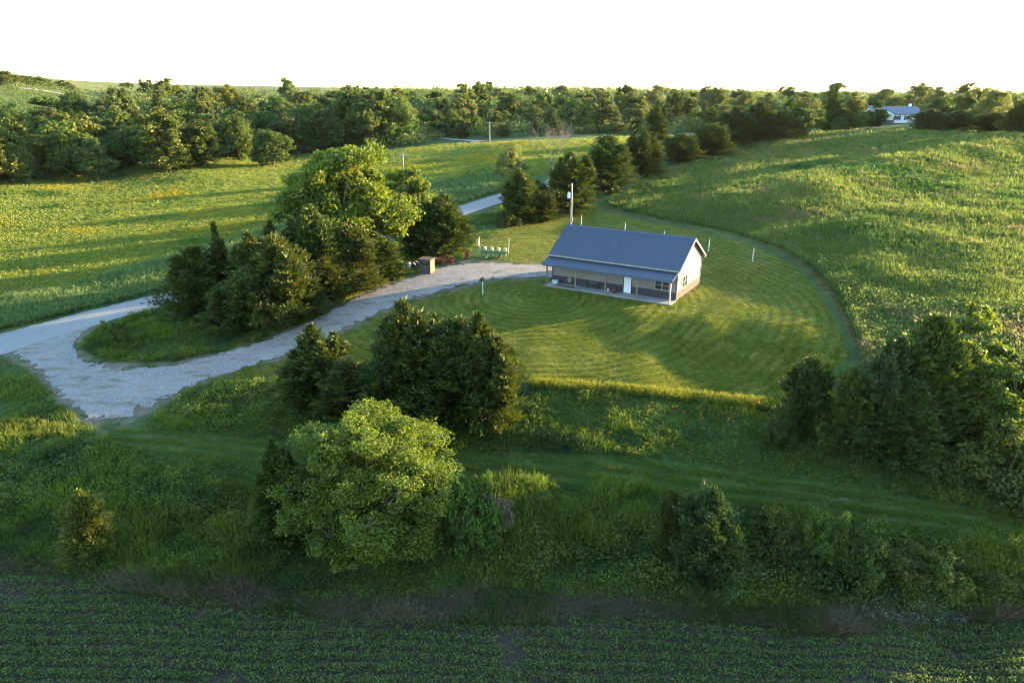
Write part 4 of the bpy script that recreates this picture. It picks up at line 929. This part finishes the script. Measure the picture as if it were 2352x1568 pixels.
# ------------------------------------------------------------------ grasses, crop and brush (uncountable)
def scatter(P, n, rng, rmax=420, exclude=(), dens=None, hidden=False):
    P = np.array(P, float); lo = np.maximum(P.min(0), (-120, 150)); hi = np.minimum(P.max(0), (2472, 1640))
    U = []; got = 0
    while got < n:
        uv = lo+(hi-lo)*rng.random((n*2, 2)); k = inpoly(uv[:, 0], uv[:, 1], P)
        for e in exclude: k &= ~inpoly(uv[:, 0]+rng.normal(size=len(uv))*2, uv[:, 1]+rng.normal(size=len(uv)), e)
        uv = uv[k]; U.append(uv); got += len(uv)
    uv = np.concatenate(U)[:n]; x, y, z, ok = hit(uv[:, 0], uv[:, 1]); ok &= np.hypot(x, y) < rmax
    hx, hy = house_local(x, y); ok &= ~((np.abs(hx) < 8.8) & (hy > -7.0) & (hy < 4.9))
    if dens is not None: ok &= rng.random(len(x)) < dens(x, y)
    return np.stack([x, y, z], 1)[ok]
def blades(P, hmin, hmax, k, spread, wid, rng, lean=.35, hn=None, var=(.25, .75)):
    n = len(P); hgt = hmin+(hmax-hmin)*rng.random(n)
    if hn is not None: hgt = hgt*hn(P[:, 0], P[:, 1])
    dist = np.hypot(P[:, 0], P[:, 1]); B = np.repeat(P, k, 0); hb = np.repeat(hgt, k)*(.6+.5*rng.random(n*k))
    a = rng.random(n*k)*6.283; q = np.sqrt(rng.random(n*k))*spread; off = np.stack([np.cos(a)*q, np.sin(a)*q, np.zeros(n*k)], 1)
    base = B+off; tilt = np.stack([np.cos(a), np.sin(a), np.zeros(n*k)], 1)*(rng.random(n*k)*lean*hb)[:, None]+rng.normal(size=(n*k, 3))*[1, 1, 0]*(hb*lean*.4)[:, None]
    w = np.repeat(wid*np.clip(dist/70, .8, 3.), k)*(.6+.8*rng.random(n*k)); az = rng.random(n*k)*6.283; s = np.stack([np.cos(az), np.sin(az), np.zeros(n*k)], 1)*(w*.5)[:, None]
    mid = base+tilt*.4+np.stack([0*hb, 0*hb, hb*.6], 1); tip = base+tilt+np.stack([0*hb, 0*hb, hb], 1)
    base = base-[0, 0, .05]
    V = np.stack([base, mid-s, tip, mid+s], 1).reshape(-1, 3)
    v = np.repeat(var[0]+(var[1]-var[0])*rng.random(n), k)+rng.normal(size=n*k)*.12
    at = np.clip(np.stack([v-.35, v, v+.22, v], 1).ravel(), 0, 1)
    return V, np.arange(len(V)).reshape(-1, 4), at
def forbs(P, hmin, hmax, k, spread, leaf, rng, var=(.2, .8), hn=None):
    n = len(P); hgt = hmin+(hmax-hmin)*rng.random(n)
    if hn is not None: hgt = hgt*hn(P[:, 0], P[:, 1])
    B = np.repeat(P, k, 0); hb = np.repeat(hgt, k); a = rng.random(n*k)*6.283; q = np.sqrt(rng.random(n*k))*spread; f = rng.random(n*k)**.7
    dome = 1-.45*(q/spread)**2
    C = B+np.stack([np.cos(a)*q, np.sin(a)*q, hb*dome*(.15+.85*f)], 1)
    Nn = unit(np.stack([np.cos(a)*.5, np.sin(a)*.5, np.full(n*k, .5)], 1)+rng.normal(size=(n*k, 3))*.65); D = np.cross(Nn, rng.normal(size=Nn.shape))
    L = leaf*(.6+.8*rng.random(n*k)); V, F = cards(C, D, L, L*.62, rng, flat=Nn)
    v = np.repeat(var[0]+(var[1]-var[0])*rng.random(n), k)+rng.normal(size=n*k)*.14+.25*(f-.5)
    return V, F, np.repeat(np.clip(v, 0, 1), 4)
def stuff(name, parts, mat, label, cat):
    V = []; F = []; A = []; b = 0
    for v, f, a in parts: V.append(v); F.append(f+b); A.append(a); b += len(v)
    return tag(link(name, np_mesh(name, np.concatenate(V), np.concatenate(F), dict(var=np.concatenate(A)), [mat])), label, cat, kind='stuff')
g = np.random.default_rng(99)
YEL = (.30, .24, .03); TAN = (.26, .20, .12); OLV = (.10, .12, .03)
mt_tall = leaf_mat('tall_grass', (.040, .085, .016), (.160, .195, .055), .42, patch=[((.20, .165, .075), .56, .74, .11), ((.035, .085, .020), .54, .70, .045), ((.22, .15, .10), .68, .78, .2)], tint=.02)
mt_mead = leaf_mat('meadow_grass', (.070, .120, .022), (.205, .232, .052), .44, patch=[((.26, .22, .025), .55, .72, .045), ((.040, .095, .018), .55, .70, .07), ((.24, .22, .03), .66, .78, .12)], tint=.02)
mt_bank = leaf_mat('brome_grass', (.038, .090, .026), (.135, .195, .065), .38, tint=.02)
mt_weed = leaf_mat('weeds', (.026, .060, .010), (.140, .185, .030), .40, patch=[((.10, .12, .03), .55, .72, .35), ((.022, .055, .016), .52, .66, .16)], tint=.02)
mt_lawn = leaf_mat('lawn_blades', (.050, .092, .010), (.165, .178, .026), .34, tint=.02)
mt_dead = leaf_mat('dead_grass', (.060, .056, .030), (.175, .145, .085), .28, patch=[((.05, .085, .022), .44, .6, .22)], tint=.02)
mt_soy = leaf_mat('soybean_leaf', (.034, .076, .016), (.098, .158, .034), .34, tint=.02)
mt_edge = leaf_mat('terrace_grass', (.07, .105, .018), (.19, .20, .04), .40, tint=.02)
mt_orange = leaf_mat('orange_flower', (.45, .16, .01), (.65, .28, .02), .3, tint=.02)
mt_silver = leaf_mat('silver_weed', (.08, .11, .085), (.22, .25, .22), .3, tint=.02)
hv = lambda x, y: .55+.9*fbm(x/7, y/7, 51)
# right hillside
P = scatter(P_TALL, 75000, g); P2 = scatter(P_TALL, 9000, g, dens=lambda x, y: (fbm(x/14, y/14, 61) > .47)*1.)
P3 = scatter([(1985,845),(1975,775),(1945,712),(1905,652),(1860,610),(1900,600),(2000,680),(2200,700),(2400,720),(2500,900),(2300,900),(2100,850)], 5200, g)
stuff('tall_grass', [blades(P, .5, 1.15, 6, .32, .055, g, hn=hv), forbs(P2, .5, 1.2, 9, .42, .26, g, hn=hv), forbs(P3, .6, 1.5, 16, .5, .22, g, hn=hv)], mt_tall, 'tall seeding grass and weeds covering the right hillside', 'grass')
# meadow beyond the road
P = scatter(P_MEADOW, 72000, g, exclude=[P_BANK]); P2 = scatter([(-400,440),(0,424),(130,402),(300,380),(420,380),(560,420),(380,470),(150,530),(-400,560)], 7000, g)
P3 = scatter(P_MEADOW, 7000, g, exclude=[P_BANK], dens=lambda x, y: (fbm(x/16, y/10, 62) > .52)*1.)
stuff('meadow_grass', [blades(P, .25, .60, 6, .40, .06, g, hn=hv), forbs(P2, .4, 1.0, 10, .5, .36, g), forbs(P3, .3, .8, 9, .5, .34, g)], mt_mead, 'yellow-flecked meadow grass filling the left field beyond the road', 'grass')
P = scatter(P_BANK, 15000, g, exclude=[P_ROAD])
stuff('roadside_grass', [blades(P, .5, 1.2, 7, .35, .07, g, lean=.5, hn=hv)], mt_bank, 'blue-green brome grass along the far side of the gravel road', 'grass')
# rough ground round the mown places
P_ISL = [(185,800),(215,765),(300,728),(415,700),(560,656),(700,612),(850,566),(960,531),(1060,501),(1160,472),(1260,440),(1330,425),(1330,470),(1260,500),(1180,520),(1100,560),(1060,598),(940,634),(880,650),(800,686),(700,740),(560,795),(400,832),(250,832)]
P = scatter(P_ISL, 11000, g); P2 = scatter(P_ISL, 1800, g)
P_MID = [(410,906),(500,868),(560,885),(700,870),(850,860),(1050,868),(1230,882),(1500,904),(1720,928),(1790,930),(1900,870),(1960,850),(2100,900),(2300,1000),(2600,1040),(2600,1222),(2400,1202),(2100,1142),(1900,1105),(1700,1075),(1450,1049),(1200,1039),(1000,1033),(800,1023),(600,1012),(450,997),(330,985)]
P3 = scatter(P_MID, 15000, g); P4 = scatter(P_MID, 6500, g, dens=lambda x, y: .35+.65*(fbm(x/5, y/5, 64) > .48))
P_LOW = [(-200,1000),(230,1012),(330,1032),(450,1055),(600,1073),(800,1089),(1000,1103),(1200,1111),(1450,1123),(1700,1153),(1900,1189),(2100,1225),(2500,1292),(2420,1395),(2352,1405),(2150,1410),(1900,1395),(1700,1405),(1400,1372),(1100,1360),(900,1382),(650,1365),(450,1345),(250,1330),(0,1290),(-200,1290)]
P5 = scatter(P_LOW, 19000, g); P6 = scatter(P_LOW, 9500, g, dens=lambda x, y: .3+.7*(fbm(x/5, y/5, 65) > .47))
P_CORN = [(-200,850),(0,822),(60,842),(112,900),(175,962),(230,1000),(0,1010),(-200,1010)]
P7 = scatter(P_CORN, 2600, g)
hw = lambda x, y: .30+1.5*np.clip((fbm(x/4.5, y/4.5, 52)-.38)*3.2, 0, 1)
stuff('rough_weeds', [blades(P, .2, .7, 6, .30, .05, g, hn=hw), forbs(P2, .3, .9, 12, .4, .20, g, hn=hw), blades(P3, .2, .55, 7, .24, .045, g, hn=hw), forbs(P4, .2, .65, 18, .36, .15, g, hn=hw),
    blades(P5, .35, .95, 7, .24, .04, g, hn=hw), forbs(P6, .35, 1.1, 20, .36, .13, g, hn=hw), blades(P7, .15, .5, 6, .25, .045, g, hn=hw)], mt_weed, 'mixed rough weeds and grass on the banks round the mown lawn and track', 'weeds')
P = scatter([(1225,876),(1500,898),(1720,921),(1790,930),(1785,946),(1700,936),(1500,914),(1225,893)], 2400, g); P2 = scatter([(-60,975),(60,965),(180,985),(180,1005),(-60,1012)], 700, g); P3 = scatter([(700,742),(800,688),(880,652),(930,640),(925,625),(870,640),(790,672),(720,715)], 500, g)
stuff('terrace_grass', [blades(P, .4, .85, 7, .25, .045, g), blades(P2, .3, .7, 7, .25, .05, g), blades(P3, .3, .8, 7, .25, .06, g)], mt_edge, 'strip of sunlit yellow grass along the lip of the lawn terrace', 'grass')
P = scatter([(1480,905),(1760,935),(1760,990),(1480,960)], 26, g); P2 = scatter([(1230,900),(1500,930),(1500,1030),(1230,1030)], 9, g)
stuff('orange_flowers', [forbs(P+[0, 0, .45], .1, .3, 6, .12, .08, g), forbs(P2+[0, 0, .4], .1, .3, 5, .12, .08, g)], mt_orange, 'scattered orange flowers in the weeds below the terrace lip', 'flowers')
P = scatter(P_DITCH, 15000, g)
stuff('dead_grass', [blades(P, .25, .75, 8, .26, .028, g, lean=.8, hn=hw)], mt_dead, 'matted grey-brown dead grass between the bank and the crop', 'grass')
P = scatter([(1940,1380),(2050,1360),(2200,1370),(2260,1400),(2220,1440),(2080,1440),(1950,1420)], 210, g)
stuff('silver_weeds', [forbs(P, .3, .9, 10, .22, .09, g)], mt_silver, 'silvery pale weeds at the foot of the right bank shrubs', 'weeds')
P_BR = [(1480,1200),(1700,1215),(1830,1190),(2000,1215),(2170,1262),(2170,1390),(1900,1370),(1700,1385),(1480,1345)]
P = scatter(P_BR, 420, g); P2 = scatter([(-60,1040),(120,1030),(330,1075),(520,1120),(560,1180),(420,1190),(200,1160),(-60,1190)], 240, g); P3 = scatter([(1100,1200),(1480,1190),(1480,1345),(1300,1330),(1080,1320)], 150, g); P4 = scatter([(420,905),(560,880),(700,880),(700,980),(500,985),(400,950)], 130, g)
stuff('bank_brush', [forbs(P, .7, 1.7, 60, .75, .17, g), forbs(P2, .6, 1.5, 60, .75, .17, g), forbs(P3, .5, 1.2, 50, .7, .16, g), forbs(P4, .5, 1.2, 50, .7, .17, g)], mt_weed, 'tangled leafy brush on the banks above the crop field', 'brush')
# mown lawn and track
P = scatter(P_LAWN, 75000, g, dens=lambda x, y: .45+.55*(fbm(x/2.5, y/2.5, 66) > .45)); P2 = scatter(P_TRACK, 22000, g)
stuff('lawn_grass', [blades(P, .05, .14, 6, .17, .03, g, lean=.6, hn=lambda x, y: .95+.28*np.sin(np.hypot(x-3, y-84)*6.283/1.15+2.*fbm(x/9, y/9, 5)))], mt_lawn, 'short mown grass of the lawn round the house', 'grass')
P3 = scatter(P_LANE, 900, g)
mt_track = leaf_mat('track_blades', (.045, .095, .012), (.150, .185, .028), .38, tint=.02)
stuff('track_grass', [blades(P2, .06, .22, 6, .16, .025, g, lean=.7, hn=lambda x, y: .85+.65*np.sin((y+.27*x+.0012*x*x)*6.283/1.35)), blades(P3, .04, .12, 5, .16, .03, g, lean=.8)], mt_track, 'short green grass of the mown track and the lane edge', 'grass')
# soybean rows
rows = []
for k in range(70):
    y0 = 19+k*.76; xs = np.arange(-34, 40, .21); yy = y0-.055*xs+.35*np.sin(xs*.07+.6)+.10*np.sin(xs*.41+k*.3)
    x = xs+g.normal(size=len(xs))*.05; y = yy+g.normal(size=len(xs))*.06; z = ground(x, y); u, v, d = proj(x, y, z)
    ok = inpoly(u+g.normal(size=len(u))*14, v+g.normal(size=len(u))*9, P_CROP) & (u > -60) & (u < 2420) & (v < 1640)
    ok &= (g.random(len(x)) < np.clip(1.25-1.0*(fbm(x/3.2, y/3.2, 71) > .74), .25, 1))
    rows.append(np.stack([x, y, z], 1)[ok])
P = np.concatenate(rows)
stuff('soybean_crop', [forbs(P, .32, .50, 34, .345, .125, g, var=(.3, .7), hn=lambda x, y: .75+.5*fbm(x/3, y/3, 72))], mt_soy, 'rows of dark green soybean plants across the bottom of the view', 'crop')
# brush at the foot of the woods and far tree cover that reads as one mass
def polar(n, t0, t1, r0, r1):
    th = np.radians(t0+(t1-t0)*g.random(n)); r = np.exp(np.log(r0)+(math.log(r1)-math.log(r0))*g.random(n)); x = r*np.sin(th); y = r*np.cos(th); return np.stack([x, y, ground(x, y)], 1)
Pb = np.concatenate([polar(3000, -40, -6, 252, 640), polar(2200, -9, 26, 318, 620), polar(400, 19, 40, 262, 480)])
u, v, _ = proj(Pb[:, 0], Pb[:, 1], Pb[:, 2]); kk = ~((u > 1975) & (u < 2150) & (np.hypot(Pb[:, 0], Pb[:, 1]) < 345)); Pb = Pb[kk]; u = u[kk]; v = v[kk]; Pb = Pb[~(inpoly(u, v+4, P_MEADOW) | inpoly(u, v+4, P_TALL)) & ~((u > 560) & (u < 720) & (v < 290))]
mt_brush = leaf_mat('brush_leaf', (.038, .065, .016), (.11, .14, .036), .34, tint=.02, patch=[((.06, .105, .024), .5, .65, .02)])
Pc = np.concatenate([polar(1100, -31, 0, 470, 900), polar(700, -2, 32, 520, 900)]); u, v, _ = proj(Pc[:, 0], Pc[:, 1], Pc[:, 2]); Pc = Pc[(u > 260) & ~((u < 900) & (v < 222))]
stuff('woodland_brush', [forbs(Pb, 3., 8., 46, 3.8, .85, g), forbs(Pc, 7, 13, 70, 6.5, 1.5, g)], mt_brush, 'low leafy brush under and between the trees of the woods', 'brush')
Pf = np.concatenate([polar(500, -2, 40, 720, 1400), polar(420, 6, 41, 900, 2600)])
Pf = Pf[fbm(Pf[:, 0]/160, Pf[:, 1]/160, 81) > .46]
stuff('distant_woods', [forbs(Pf, 6, 11, 80, 7., 2.8, g)], mt_brush, 'far off tree cover along the horizon reading as one dark band', 'woods')
# ------------------------------------------------------------------ sky, sun, air, camera
W = bpy.data.worlds.new('World'); S.world = W; W.use_nodes = True; nt = W.node_tree; bg = nt.nodes['Background']
sky = nt.nodes.new('ShaderNodeTexSky'); sky.sky_type = 'NISHITA'; sky.sun_disc = False; sky.sun_elevation = SUN_EL; sky.sun_rotation = SUN_AZ
sky.air_density = 1.0; sky.dust_density = .4; sky.ozone_density = 1.7; sky.altitude = 300
nt.links.new(sky.outputs[0], bg.inputs[0]); bg.inputs[1].default_value = SKY_STRENGTH
L = bpy.data.lights.new('sun', 'SUN'); L.energy = SUN_STRENGTH; L.angle = math.radians(.6); L.color = (1.0, .72, .38)
so = bpy.data.objects.new('sun', L); COL.objects.link(so)
from mathutils import Vector
so.rotation_euler = Vector((math.sin(SUN_AZ)*math.cos(SUN_EL), math.cos(SUN_AZ)*math.cos(SUN_EL), math.sin(SUN_EL))).to_track_quat('Z', 'Y').to_euler(); so.location = (60, 60, 80)
if HAZE:
    t = NT('haze_air'); pv = t.n('VolumePrincipled', {'Color': (.80, .86, .95), 'Density': HAZE, 'Anisotropy': .3})
    t.t.links.new(pv.outputs[0], t.out.inputs['Volume'])
    zt = 62.
    o = MB().box(-3800, 3800, -60, 4200, float(gZ.min())-1, zt).build('haze', t.m); tag(o, 'thin pale evening haze over the far fields and woods', 'haze', kind='stuff')
cam = bpy.data.cameras.new('camera'); co = bpy.data.objects.new('camera', cam); COL.objects.link(co)
cam.sensor_width = 36; cam.lens = 24; cam.clip_start = .5; cam.clip_end = 20000
co.location = (0, 0, H); co.rotation_euler = (math.pi/2-PITCH, 0, 0); S.camera = co
S.view_settings.view_transform = 'Standard'; S.view_settings.look = 'None'; S.view_settings.exposure = EXPOSURE; S.view_settings.gamma = 1
S.render.engine = 'CYCLES'; S.cycles.max_bounces = 6; S.cycles.diffuse_bounces = 2; S.cycles.glossy_bounces = 2; S.cycles.transmission_bounces = 3; S.cycles.transparent_max_bounces = 6; S.cycles.volume_bounces = 1
S.cycles.filter_width = 1.05; S.cycles.sample_clamp_indirect = 4.0; S.cycles.denoising_prefilter = 'FAST'; S.cycles.use_denoising = DENOISE; S.cycles.caustics_reflective = False; S.cycles.caustics_refractive = False
